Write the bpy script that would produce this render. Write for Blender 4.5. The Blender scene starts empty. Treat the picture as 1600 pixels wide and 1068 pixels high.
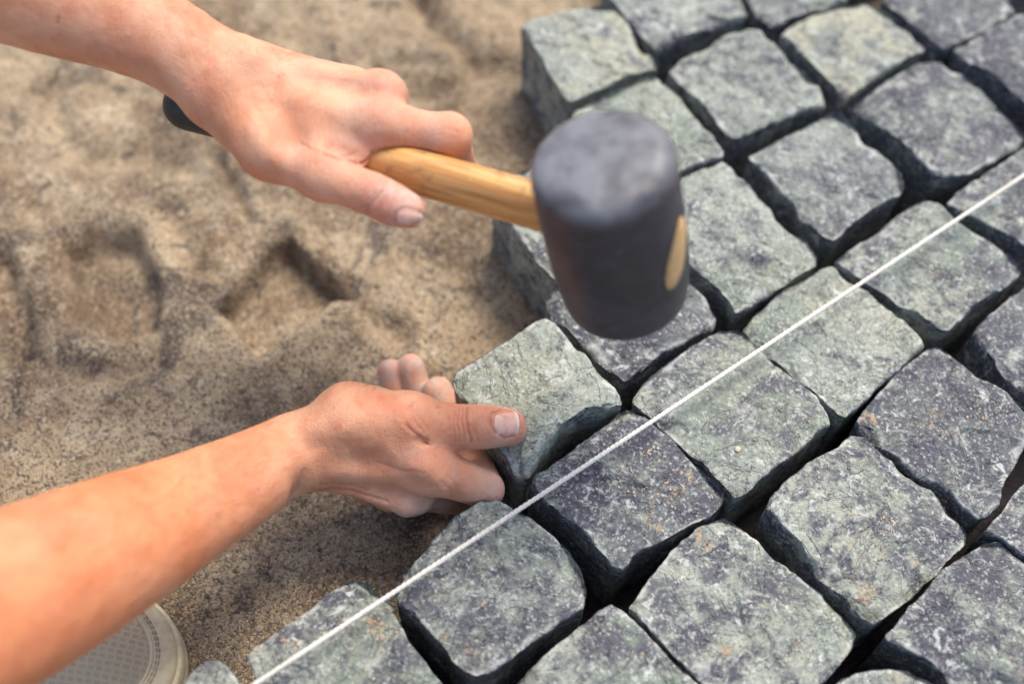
import bpy, bmesh, math, random
import numpy as np
from mathutils import Vector, Matrix

# ------------------------------------------------------------------ camera, sky, sun, exposure
scene = bpy.context.scene
COL = scene.collection
CAM_H, PITCH, ROLL, FPX = 0.6064, math.radians(58.80), 0.0603, 1800.0
FW = np.array([0, math.cos(PITCH), -math.sin(PITCH)])
_r = np.array([1.0, 0, 0]); _u = np.cross(_r, FW)
RT = math.cos(ROLL) * _r + math.sin(ROLL) * _u
UP = -math.sin(ROLL) * _r + math.cos(ROLL) * _u
CAM = np.array([0, 0, CAM_H])
cam_d = bpy.data.cameras.new('camera'); cam = bpy.data.objects.new('camera', cam_d); COL.objects.link(cam)
cam.matrix_world = Matrix(((RT[0], UP[0], -FW[0], 0), (RT[1], UP[1], -FW[1], 0), (RT[2], UP[2], -FW[2], CAM_H), (0, 0, 0, 1)))
cam_d.sensor_width = 36; cam_d.lens = FPX / 1600 * 36
cam_d.clip_start = 0.02; cam_d.clip_end = 200
cam_d.dof.use_dof = True; cam_d.dof.focus_distance = 0.664; cam_d.dof.aperture_fstop = 2.6
scene.camera = cam

SUN_EL, SUN_AZ = math.radians(62), math.radians(28)      # from beyond the far edge of the picture
world = bpy.data.worlds.new('World'); scene.world = world; world.use_nodes = True
nt = world.node_tree; nt.nodes.clear()
sky = nt.nodes.new('ShaderNodeTexSky'); sky.sky_type = 'NISHITA'; sky.sun_disc = False
sky.sun_elevation = SUN_EL; sky.sun_rotation = SUN_AZ; sky.air_density = 1.0; sky.dust_density = 3.0; sky.ozone_density = 1.0
bg = nt.nodes.new('ShaderNodeBackground'); bg.inputs[1].default_value = 0.15
wo = nt.nodes.new('ShaderNodeOutputWorld')
nt.links.new(sky.outputs[0], bg.inputs[0]); nt.links.new(bg.outputs[0], wo.inputs[0])
sd = bpy.data.lights.new('sun', 'SUN'); sd.energy = 2.4; sd.angle = math.radians(26); sd.color = (1.0, 0.93, 0.82)
sun = bpy.data.objects.new('sun', sd); COL.objects.link(sun)
sv = Vector((math.sin(SUN_AZ) * math.cos(SUN_EL), math.cos(SUN_AZ) * math.cos(SUN_EL), math.sin(SUN_EL)))
sun.rotation_euler = sv.to_track_quat('Z', 'Y').to_euler(); sun.location = sv * 5
vs = scene.view_settings
vs.view_transform = 'Standard'; vs.look = 'None'; vs.gamma = 1.0; vs.use_curve_mapping = False
vs.exposure = 0.66

# ------------------------------------------------------------------ helpers
def ray(px, py):
    return FW + RT * (px - 800) / FPX - UP * (py - 534) / FPX
def U(px, py, depth):                      # photo position + distance along the view axis -> world point
    return CAM + ray(px, py) * depth
def UZ(px, py, z):                         # photo position on the level z
    d = ray(px, py); return CAM + d * ((z - CAM_H) / d[2])

def _hash(ix, iy, iz, seed):
    h = (ix * 374761393 + iy * 668265263 + iz * 2147483647 + seed * 974711) & 0xFFFFFFFF
    h = ((h ^ (h >> 13)) * 1274126177) & 0xFFFFFFFF
    h = ((h ^ (h >> 16)) * 2246822519) & 0xFFFFFFFF
    return ((h ^ (h >> 15)) & 0xFFFFFF) / float(0xFFFFFF)
def vnoise(P, seed=0):                     # value noise -1..1, P (n,3)
    i = np.floor(P).astype(np.int64); f = P - i; w = f * f * f * (f * (f * 6 - 15) + 10)
    out = 0
    for a in (0, 1):
        for b in (0, 1):
            for c in (0, 1):
                h = _hash(i[:, 0] + a, i[:, 1] + b, i[:, 2] + c, seed)
                out = out + h * (w[:, 0] if a else 1 - w[:, 0]) * (w[:, 1] if b else 1 - w[:, 1]) * (w[:, 2] if c else 1 - w[:, 2])
    return out * 2 - 1
def fbm(P, seed=0, octv=4, gain=0.5):
    s, a, t = 0, 1.0, 0
    for o in range(octv):
        s = s + a * vnoise(P * (2.03 ** o) + o * 17.3, seed + o * 31); t += a; a *= gain
    return s / t

def mesh_obj(name, verts, faces, mat=None, parent=None, smooth=True, link=True):
    me = bpy.data.meshes.new(name)
    v = np.asarray(verts, dtype=np.float32)
    if isinstance(faces, np.ndarray):
        n, k = faces.shape
        me.vertices.add(len(v)); me.vertices.foreach_set('co', v.ravel())
        me.loops.add(n * k); me.loops.foreach_set('vertex_index', faces.astype(np.int32).ravel())
        me.polygons.add(n); me.polygons.foreach_set('loop_start', np.arange(0, n * k, k, dtype=np.int32))
        me.update(calc_edges=True); me.validate()
    else:
        me.from_pydata(v.tolist(), [], faces); me.update()
    me.polygons.foreach_set('use_smooth', np.full(len(me.polygons), smooth))
    if mat: me.materials.append(mat)
    ob = bpy.data.objects.new(name, me); COL.objects.link(ob)
    if parent is not None: ob.parent = parent
    return ob
def tag(o, label=None, cat=None, group=None, kind=None):
    if label: o['label'] = label
    if cat: o['category'] = cat
    if group: o['group'] = group
    if kind: o['kind'] = kind
    return o

class NT:                                  # small node-building helper
    def __init__(self, name):
        self.m = bpy.data.materials.new(name); self.m.use_nodes = True
        self.t = self.m.node_tree; self.t.nodes.clear()
        self.out = self.t.nodes.new('ShaderNodeOutputMaterial')
        self.p = self.t.nodes.new('ShaderNodeBsdfPrincipled'); self.t.links.new(self.p.outputs[0], self.out.inputs[0])
        self.tc = self.t.nodes.new('ShaderNodeTexCoord')
    def put(self, sock, v):
        if isinstance(v, bpy.types.NodeSocket): self.t.links.new(v, sock)
        elif v is not None:
            if hasattr(sock.default_value, '__len__') and not hasattr(v, '__len__'): v = [v] * len(sock.default_value)
            if hasattr(sock.default_value, '__len__') and len(sock.default_value) == 4 and len(v) == 3: v = (*v, 1)
            sock.default_value = v
    def noise(self, vec, scale, detail=4, rough=0.55, dist=0.0, out=0):
        n = self.t.nodes.new('ShaderNodeTexNoise'); self.put(n.inputs['Vector'], vec)
        n.inputs['Scale'].default_value = scale; n.inputs['Detail'].default_value = detail
        n.inputs['Roughness'].default_value = rough; n.inputs['Distortion'].default_value = dist
        return n.outputs[out]
    def voro(self, vec, scale, feature='F1', out=0, rnd=1.0):
        n = self.t.nodes.new('ShaderNodeTexVoronoi'); n.feature = feature; self.put(n.inputs['Vector'], vec)
        n.inputs['Scale'].default_value = scale; n.inputs['Randomness'].default_value = rnd
        return n.outputs[out]
    def math(self, op, a, b=None, c=None):
        n = self.t.nodes.new('ShaderNodeMath'); n.operation = op
        self.put(n.inputs[0], a); self.put(n.inputs[1], b); self.put(n.inputs[2], c); return n.outputs[0]
    def vmath(self, op, a, b=None):
        n = self.t.nodes.new('ShaderNodeVectorMath'); n.operation = op
        self.put(n.inputs[0], a); self.put(n.inputs[1], b); return n.outputs[0]
    def ss(self, v, lo, hi, a=0.0, b=1.0):  # smoothstep remap
        n = self.t.nodes.new('ShaderNodeMapRange'); n.interpolation_type = 'SMOOTHSTEP'
        self.put(n.inputs[0], v); self.put(n.inputs[1], lo); self.put(n.inputs[2], hi); self.put(n.inputs[3], a); self.put(n.inputs[4], b)
        return n.outputs[0]
    def mix(self, f, a, b, mode='MIX'):
        n = self.t.nodes.new('ShaderNodeMix'); n.data_type = 'RGBA'; n.blend_type = mode
        self.put(n.inputs[0], f); self.put(n.inputs[6], a); self.put(n.inputs[7], b); return n.outputs[2]
    def attr(self, name, kind='GEOMETRY', out='Fac'):
        n = self.t.nodes.new('ShaderNodeAttribute'); n.attribute_type = kind; n.attribute_name = name; return n.outputs[out]
    def bump(self, h, strength=0.5, dist=0.001, normal=None):
        n = self.t.nodes.new('ShaderNodeBump'); self.put(n.inputs['Height'], h)
        n.inputs['Strength'].default_value = strength; n.inputs['Distance'].default_value = dist
        if normal is not None: self.t.links.new(normal, n.inputs['Normal'])
        return n.outputs[0]
    def set(self, **kw):
        for k, v in kw.items(): self.put(self.p.inputs[k.replace('_', ' ')], v)
        return self.m

# ------------------------------------------------------------------ materials
def mat_stone():
    n = NT('split_stone')
    oi = n.t.nodes.new('ShaderNodeObjectInfo')
    off = n.t.nodes.new('ShaderNodeCombineXYZ')
    n.put(off.inputs[0], n.math('MULTIPLY', oi.outputs['Random'], 7.3)); n.put(off.inputs[1], n.math('MULTIPLY', oi.outputs['Random'], -3.9)); n.put(off.inputs[2], n.math('MULTIPLY', oi.outputs['Random'], 5.1))
    v = n.vmath('ADD', n.tc.outputs['Object'], off.outputs[0])
    tone = n.attr('tone', 'OBJECT'); warm = n.attr('warm', 'OBJECT')
    patch = n.noise(v, 24, 8, 0.66, 0.9)
    patch2 = n.noise(v, 75, 6, 0.7, 0.4)
    pp = n.math('ADD', n.math('MULTIPLY', patch, 0.5), n.math('MULTIPLY', patch2, 0.5))
    pat = n.attr('top_face')
    lo = n.math('ADD', n.math('MULTIPLY', tone, 0.19), n.math('SUBTRACT', 0.405, n.math('MULTIPLY', pat, 0.045)))  # side faces a little darker than the top face
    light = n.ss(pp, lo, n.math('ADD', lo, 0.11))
    big = n.noise(v, 11, 3, 0.5)
    lightcol = n.mix(n.ss(big, 0.35, 0.65), n.mix(oi.outputs['Random'], (0.170, 0.210, 0.150), (0.185, 0.205, 0.195)), (0.285, 0.310, 0.265))
    lightcol = n.mix(n.math('MULTIPLY', n.ss(n.noise(v, 19, 4, 0.6, 0.5), 0.42, 0.62), warm), lightcol, (0.38, 0.365, 0.265))
    darkcol = n.mix(n.ss(n.noise(v, 33, 4, 0.6), 0.4, 0.62), (0.066, 0.064, 0.084), (0.108, 0.114, 0.120))
    col = n.mix(light, darkcol, lightcol)
    # crystalline grain: pale feldspar and dark grains
    grain = n.noise(v, 400, 3, 0.75)
    cells = n.voro(v, 700, out=1); cs = n.t.nodes.new('ShaderNodeSeparateColor'); n.put(cs.inputs[0], cells)
    col = n.mix(n.ss(grain, 0.51, 0.67, 0, 0.34), col, (0.50, 0.53, 0.45))
    col = n.mix(n.ss(grain, 0.46, 0.32, 0, 0.48), col, (0.050, 0.050, 0.062))
    col = n.mix(n.ss(cs.outputs[0], 0.84, 0.94, 0, 0.34), col, (0.055, 0.057, 0.066))
    col = n.mix(n.ss(cs.outputs[1], 0.90, 0.96, 0, 0.36), col, (0.62, 0.63, 0.57))
    # pale scuffs and veins
    vein = n.math('ABSOLUTE', n.math('SUBTRACT', n.noise(v, 17, 6, 0.6, 1.4), 0.5))
    vm = n.math('MULTIPLY', n.ss(vein, 0.028, 0.0), n.ss(n.noise(v, 46, 3, 0.6), 0.47, 0.62))
    col = n.mix(n.math('MULTIPLY', vm, 0.35), col, (0.60, 0.61, 0.56))
    chalk = n.ss(n.noise(v, 105, 5, 0.74, 0.7), 0.575, 0.66, 0, 0.72)
    col = n.mix(chalk, col, (0.55, 0.57, 0.53))
    # rusty sand stains
    rust = n.math('MULTIPLY', n.ss(n.noise(v, 38, 3, 0.6), 0.60, 0.70), n.ss(n.noise(v, 300, 2, 0.6), 0.46, 0.6))
    col = n.mix(n.math('MULTIPLY', rust, n.attr('sandy', 'OBJECT')), col, (0.46, 0.31, 0.17))
    # bruised, pale broken arrises
    edge = n.math('MULTIPLY', n.attr('arris'), n.ss(n.noise(v, 62, 5, 0.7), 0.47, 0.58))
    col = n.mix(n.math('MULTIPLY', edge, 0.5), col, (0.60, 0.61, 0.56))
    # split face: thin flakes ending in ledges
    tt = n.math('MULTIPLY', n.noise(v, 21, 6, 0.62, 0.9), 9.0); fr = n.math('FRACT', tt)
    ledge = n.math('ADD', n.math('FLOOR', tt), n.ss(fr, 0.84, 1.0))
    rise = n.math('MULTIPLY', n.ss(fr, 0.84, 0.93), n.ss(n.noise(v, 130, 3, 0.6), 0.42, 0.6))
    col = n.mix(n.math('MULTIPLY', rise, 0.45), col, (0.50, 0.52, 0.47))
    hgt = n.math('ADD', n.math('MULTIPLY', n.noise(v, 160, 6, 0.65), 1.0), n.math('MULTIPLY', grain, 0.35))
    hgt = n.math('ADD', hgt, n.math('MULTIPLY', n.noise(v, 55, 5, 0.6, 0.5), 1.6))
    hgt = n.math('ADD', hgt, n.math('MULTIPLY', ledge, 0.62))
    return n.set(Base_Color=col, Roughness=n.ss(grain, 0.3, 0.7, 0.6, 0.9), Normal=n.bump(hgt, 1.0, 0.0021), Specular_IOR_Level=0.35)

def mat_sand(name, damp_shade):
    n = NT(name); v = n.tc.outputs['Object']
    big = n.noise(v, 9, 5, 0.6, 0.5); mid = n.noise(v, 30, 5, 0.62)
    a = n.mix(n.ss(big, 0.38, 0.60), (0.225, 0.155, 0.094), (0.47, 0.360, 0.228))
    a = n.mix(n.ss(mid, 0.45, 0.66, 0, 0.8), a, (0.57, 0.455, 0.305))
    a = n.mix(n.ss(n.noise(v, 22, 6, 0.7, 0.6), 0.50, 0.62, 0, 0.45), a, (0.300, 0.190, 0.110))
    a = n.mix(n.ss(n.noise(v, 14, 6, 0.68, 0.9), 0.54, 0.64, 0, 0.85), a, (0.105, 0.080, 0.064))
    a = n.mix(n.ss(n.noise(v, 6.5, 5, 0.62, 0.8), 0.50, 0.64, 0, 0.42), a, (0.145, 0.108, 0.078))
    a = n.mix(n.ss(n.noise(v, 48, 5, 0.7, 0.5), 0.55, 0.64, 0, 0.75), a, (0.085, 0.068, 0.058))
    if not damp_shade: a = n.mix(n.math('MULTIPLY', n.attr('damp_shade'), 0.78), a, (0.165, 0.118, 0.078))  # beside the stones: damp sand plus some shade, both as colour
    # single grains: dark, tan and pale ones
    wv = n.vmath('ADD', v, n.vmath('MULTIPLY', n.noise(v, 160, 3, 0.6, 0, 1), (0.006, 0.006, 0.006)))
    cell = n.voro(wv, 760, out=1)
    sep = n.t.nodes.new('ShaderNodeSeparateColor'); n.put(sep.inputs[0], cell)
    a = n.mix(n.ss(sep.outputs[0], 0.70, 0.84, 0, 0.70), a, (0.055, 0.048, 0.045))
    a = n.mix(n.ss(sep.outputs[1], 0.78, 0.88, 0, 0.62), a, (0.58, 0.44, 0.29))
    a = n.mix(n.ss(sep.outputs[2], 0.96, 0.98, 0, 0.6), a, (0.60, 0.56, 0.48))
    g = n.noise(v, 330, 3, 0.7)
    a = n.mix(n.ss(g, 0.44, 0.30, 0, 0.55), a, (0.07, 0.058, 0.05))
    if damp_shade: a = n.mix(0.96, a, (0.022, 0.020, 0.026))  # shade of the deep joints put into the bed colour, nearly black
    h = n.math('ADD', n.math('MULTIPLY', n.voro(wv, 760), -0.9), n.math('MULTIPLY', g, 1.3))
    h = n.math('ADD', h, n.math('MULTIPLY', n.noise(v, 110, 4, 0.6), 2.0))
    return n.set(Base_Color=a, Roughness=0.92, Normal=n.bump(h, 0.95, 0.0016), Specular_IOR_Level=0.2)

def mat_skin():
    n = NT('skin'); v = n.tc.outputs['Object']
    tan = n.attr('tan'); nz = n.ss(n.noise(v, 34, 4, 0.6, 0.3), 0.36, 0.66)
    base = n.mix(tan, n.mix(nz, (0.61, 0.270, 0.150), (0.73, 0.395, 0.245)), n.mix(nz, (0.64, 0.205, 0.085), (0.72, 0.280, 0.128)))
    red = n.attr('red'); pale = n.attr('pale'); dust = n.attr('dust')
    base = n.mix(n.math('MULTIPLY', red, n.ss(n.noise(v, 80, 3, 0.6), 0.25, 0.65, 0.35, 1)), base, (0.58, 0.165, 0.095))
    base = n.mix(n.math('MULTIPLY', n.ss(n.noise(v, 60, 3, 0.55), 0.56, 0.72), 0.45), base, (0.62, 0.22, 0.125))
    base = n.mix(n.math('MULTIPLY', pale, 0.4), base, (0.80, 0.48, 0.32))
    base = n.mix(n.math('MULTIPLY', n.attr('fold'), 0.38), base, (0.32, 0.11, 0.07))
    base = n.mix(n.attr('scab'), base, (0.16, 0.035, 0.028))
    # pores and freckles
    fr = n.voro(v, 330, out=0)
    base = n.mix(n.ss(fr, 0.16, 0.05, 0, 0.16), base, (0.38, 0.17, 0.10))
    fk = n.math('MULTIPLY', n.ss(n.voro(v, 75), 0.085, 0.05), n.ss(n.noise(v, 40, 1), 0.5, 0.6))
    base = n.mix(n.math('MULTIPLY', fk, 0.5), base, (0.36, 0.15, 0.09))
    dn = n.ss(n.noise(v, 150, 5, 0.7), 0.40, 0.66)
    base = n.mix(n.math('MULTIPLY', dust, n.math('ADD', n.math('MULTIPLY', dn, 0.6), 0.3)), base, (0.56, 0.43, 0.365))
    # skin grain: criss-cross cells, lengthened across the limb
    w1 = n.voro(n.vmath('MULTIPLY', v, (620, 900, 800)), 1.0, 'DISTANCE_TO_EDGE')
    w2 = n.noise(n.vmath('MULTIPLY', v, (560, 150, 150)), 1.0, 4, 0.65, 0.6)
    fold = n.attr('fold')
    h = n.math('ADD', n.math('MULTIPLY', n.ss(w1, 0.0, 0.25), 0.55), n.math('MULTIPLY', w2, 1.7))
    h = n.math('ADD', h, n.math('MULTIPLY', fold, -1.6))
    n.set(Base_Color=base, Roughness=n.ss(w2, 0.3, 0.7, 0.46, 0.62), Normal=n.bump(h, 0.5, 0.0008), Specular_IOR_Level=0.42)
    n.p.inputs['Subsurface Weight'].default_value = 0.22
    n.p.inputs['Subsurface Radius'].default_value = (1.0, 0.36, 0.2); n.p.inputs['Subsurface Scale'].default_value = 0.0045
    return n.m

def mat_nail():
    n = NT('fingernail'); v = n.tc.outputs['Object']
    c = n.mix(n.ss(n.noise(v, 120, 3, 0.6), 0.35, 0.65), (0.66, 0.33, 0.25), (0.76, 0.47, 0.38))
    c = n.mix(n.attr('rim'), c, (0.80, 0.72, 0.64))
    h = n.noise(n.vmath('MULTIPLY', v, (900, 900, 900)), 1.0, 3, 0.6)
    n.set(Base_Color=c, Roughness=0.5, Normal=n.bump(h, 0.15, 0.0004), Specular_IOR_Level=0.12)
    n.p.inputs['Subsurface Weight'].default_value = 0.1; n.p.inputs['Subsurface Scale'].default_value = 0.002
    return n.m

def mat_rubber():
    n = NT('black_rubber'); v = n.tc.outputs['Object']
    top = n.attr('scuff')
    c = n.mix(n.ss(n.noise(v, 22, 5, 0.65, 0.6), 0.4, 0.66), (0.027, 0.025, 0.034), (0.046, 0.043, 0.054))
    d = n.math('MULTIPLY', n.ss(n.noise(v, 26, 5, 0.6, 0.3), 0.30, 0.55), n.ss(n.noise(v, 70, 4, 0.6), 0.34, 0.5, 0.6, 1))
    c = n.mix(n.math('MULTIPLY', top, d), c, (0.185, 0.19, 0.205))
    c = n.mix(n.math('MULTIPLY', n.ss(n.noise(v, 60, 4, 0.7), 0.58, 0.72), 0.45), c, (0.15, 0.15, 0.16))
    sc = n.noise(n.vmath('MULTIPLY', v, (160, 160, 900)), 1.0, 3, 0.6)
    c = n.mix(n.ss(sc, 0.62, 0.72, 0, 0.5), c, (0.16, 0.155, 0.16))
    h = n.math('ADD', n.noise(v, 70, 5, 0.6), n.math('MULTIPLY', n.noise(v, 600, 2, 0.5), 0.25))
    return n.set(Base_Color=c, Roughness=n.ss(n.noise(v, 45, 3), 0.3, 0.7, 0.40, 0.60), Normal=n.bump(h, 0.3, 0.001), Specular_IOR_Level=0.5)

def mat_wood(name, end=False):
    n = NT(name); v = n.tc.outputs['Object']
    st = n.vmath('MULTIPLY', v, (8, 130, 130))
    g1 = n.noise(st, 1.0, 6, 0.65, 0.8); g2 = n.noise(n.vmath('MULTIPLY', v, (26, 520, 520)), 1.0, 4, 0.6)
    c = n.mix(n.ss(g1, 0.34, 0.68), (0.48, 0.205, 0.055), (0.72, 0.425, 0.160))
    c = n.mix(n.ss(g2, 0.52, 0.70, 0, 0.6), c, (0.27, 0.115, 0.034))
    c = n.mix(n.ss(n.noise(v, 90, 4, 0.7), 0.54, 0.70, 0, 0.6), c, (0.23, 0.125, 0.06))
    c = n.mix(n.ss(n.noise(n.vmath('MULTIPLY', v, (60, 300, 300)), 1.0, 4, 0.6), 0.68, 0.74, 0, 0.6), c, (0.62, 0.55, 0.45))
    if end: c = n.mix(0.6, c, (0.62, 0.45, 0.24))
    return n.set(Base_Color=c, Roughness=0.24 if not end else 0.7, Normal=n.bump(g2, 0.15, 0.0006), Specular_IOR_Level=0.45)

def mat_paint():
    n = NT('black_paint'); v = n.tc.outputs['Object']
    c = n.mix(n.ss(n.noise(v, 80, 4, 0.6), 0.5, 0.7), (0.012, 0.013, 0.022), (0.03, 0.03, 0.04))
    return n.set(Base_Color=c, Roughness=0.45)

def mat_string():
    n = NT('white_string'); v = n.tc.outputs['Object']
    g = n.noise(v, 900, 4, 0.7)
    c = n.mix(n.ss(g, 0.3, 0.7), (0.56, 0.52, 0.45), (0.82, 0.79, 0.72))
    c = n.mix(n.ss(n.noise(v, 25, 4, 0.6), 0.52, 0.72, 0, 0.4), c, (0.50, 0.45, 0.36))
    return n.set(Base_Color=c, Roughness=0.85, Normal=n.bump(g, 0.5, 0.0006))

def mat_rubber_white():
    n = NT('worn_white_rubber'); v = n.tc.outputs['Object']
    c = n.mix(n.ss(n.noise(v, 60, 5, 0.65), 0.4, 0.7), (0.76, 0.67, 0.47), (0.54, 0.45, 0.28))
    c = n.mix(n.ss(n.noise(v, 48, 3, 0.6), 0.64, 0.68, 0, 0.8), c, (0.20, 0.19, 0.165))
    return n.set(Base_Color=c, Roughness=0.6, Normal=n.bump(n.noise(v, 300, 3), 0.2, 0.0006))

def mat_canvas():
    n = NT('woven_upper'); v = n.tc.outputs['Object']
    w = n.t.nodes.new('ShaderNodeTexBrick'); n.put(w.inputs['Vector'], v); w.inputs['Scale'].default_value = 120
    w.inputs['Color1'].default_value = (0.47, 0.385, 0.25, 1); w.inputs['Color2'].default_value = (0.43, 0.35, 0.225, 1)
    w.inputs['Mortar'].default_value = (0.54, 0.455, 0.30, 1); w.inputs['Mortar Size'].default_value = 0.11; w.inputs['Brick Width'].default_value = 0.5; w.inputs['Row Height'].default_value = 0.42; w.offset = 0.15; w.inputs['Mortar Smooth'].default_value = 0.5
    c = n.mix(n.ss(n.noise(v, 45, 4, 0.6), 0.5, 0.75, 0, 0.6), w.outputs[0], (0.42, 0.38, 0.28))
    return n.set(Base_Color=c, Roughness=0.85, Normal=n.bump(n.math('ADD', w.outputs[1], n.noise(v, 700, 3)), 0.4, 0.0008))

def mat_grain(name, a, b):
    n = NT(name)
    oi = n.t.nodes.new('ShaderNodeNewGeometry')
    c = n.mix(oi.outputs['Random Per Island'], a, b)
    return n.set(Base_Color=c, Roughness=0.8)

M_STONE = mat_stone(); M_SAND = mat_sand('dry_sand', False); M_BED = mat_sand('shaded_bedding_sand', True)
M_SKIN = mat_skin(); M_NAIL = mat_nail(); M_RUBBER = mat_rubber(); M_WOOD = mat_wood('ash_wood'); M_WOODEND = mat_wood('ash_end_grain', True)
M_PAINT = mat_paint(); M_STRING = mat_string(); M_WRUB = mat_rubber_white(); M_CANVAS = mat_canvas()
def mat_plain(name, c1, c2, rough):
    n = NT(name); v = n.tc.outputs['Object']
    return n.set(Base_Color=n.mix(n.ss(n.noise(v, 200, 3, 0.6), 0.35, 0.65), c1, c2), Roughness=rough)
M_THREAD = mat_plain('shoe_thread', (0.50, 0.42, 0.30), (0.36, 0.28, 0.18), 0.8)
M_HAIR = mat_plain('arm_hair', (0.30, 0.17, 0.08), (0.42, 0.26, 0.13), 0.5)
M_GRAIN = mat_grain('sand_grains', (0.40, 0.25, 0.13), (0.55, 0.46, 0.33)); M_GRAVEL = mat_grain('fine_gravel', (0.09, 0.075, 0.062), (0.37, 0.295, 0.21))
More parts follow.
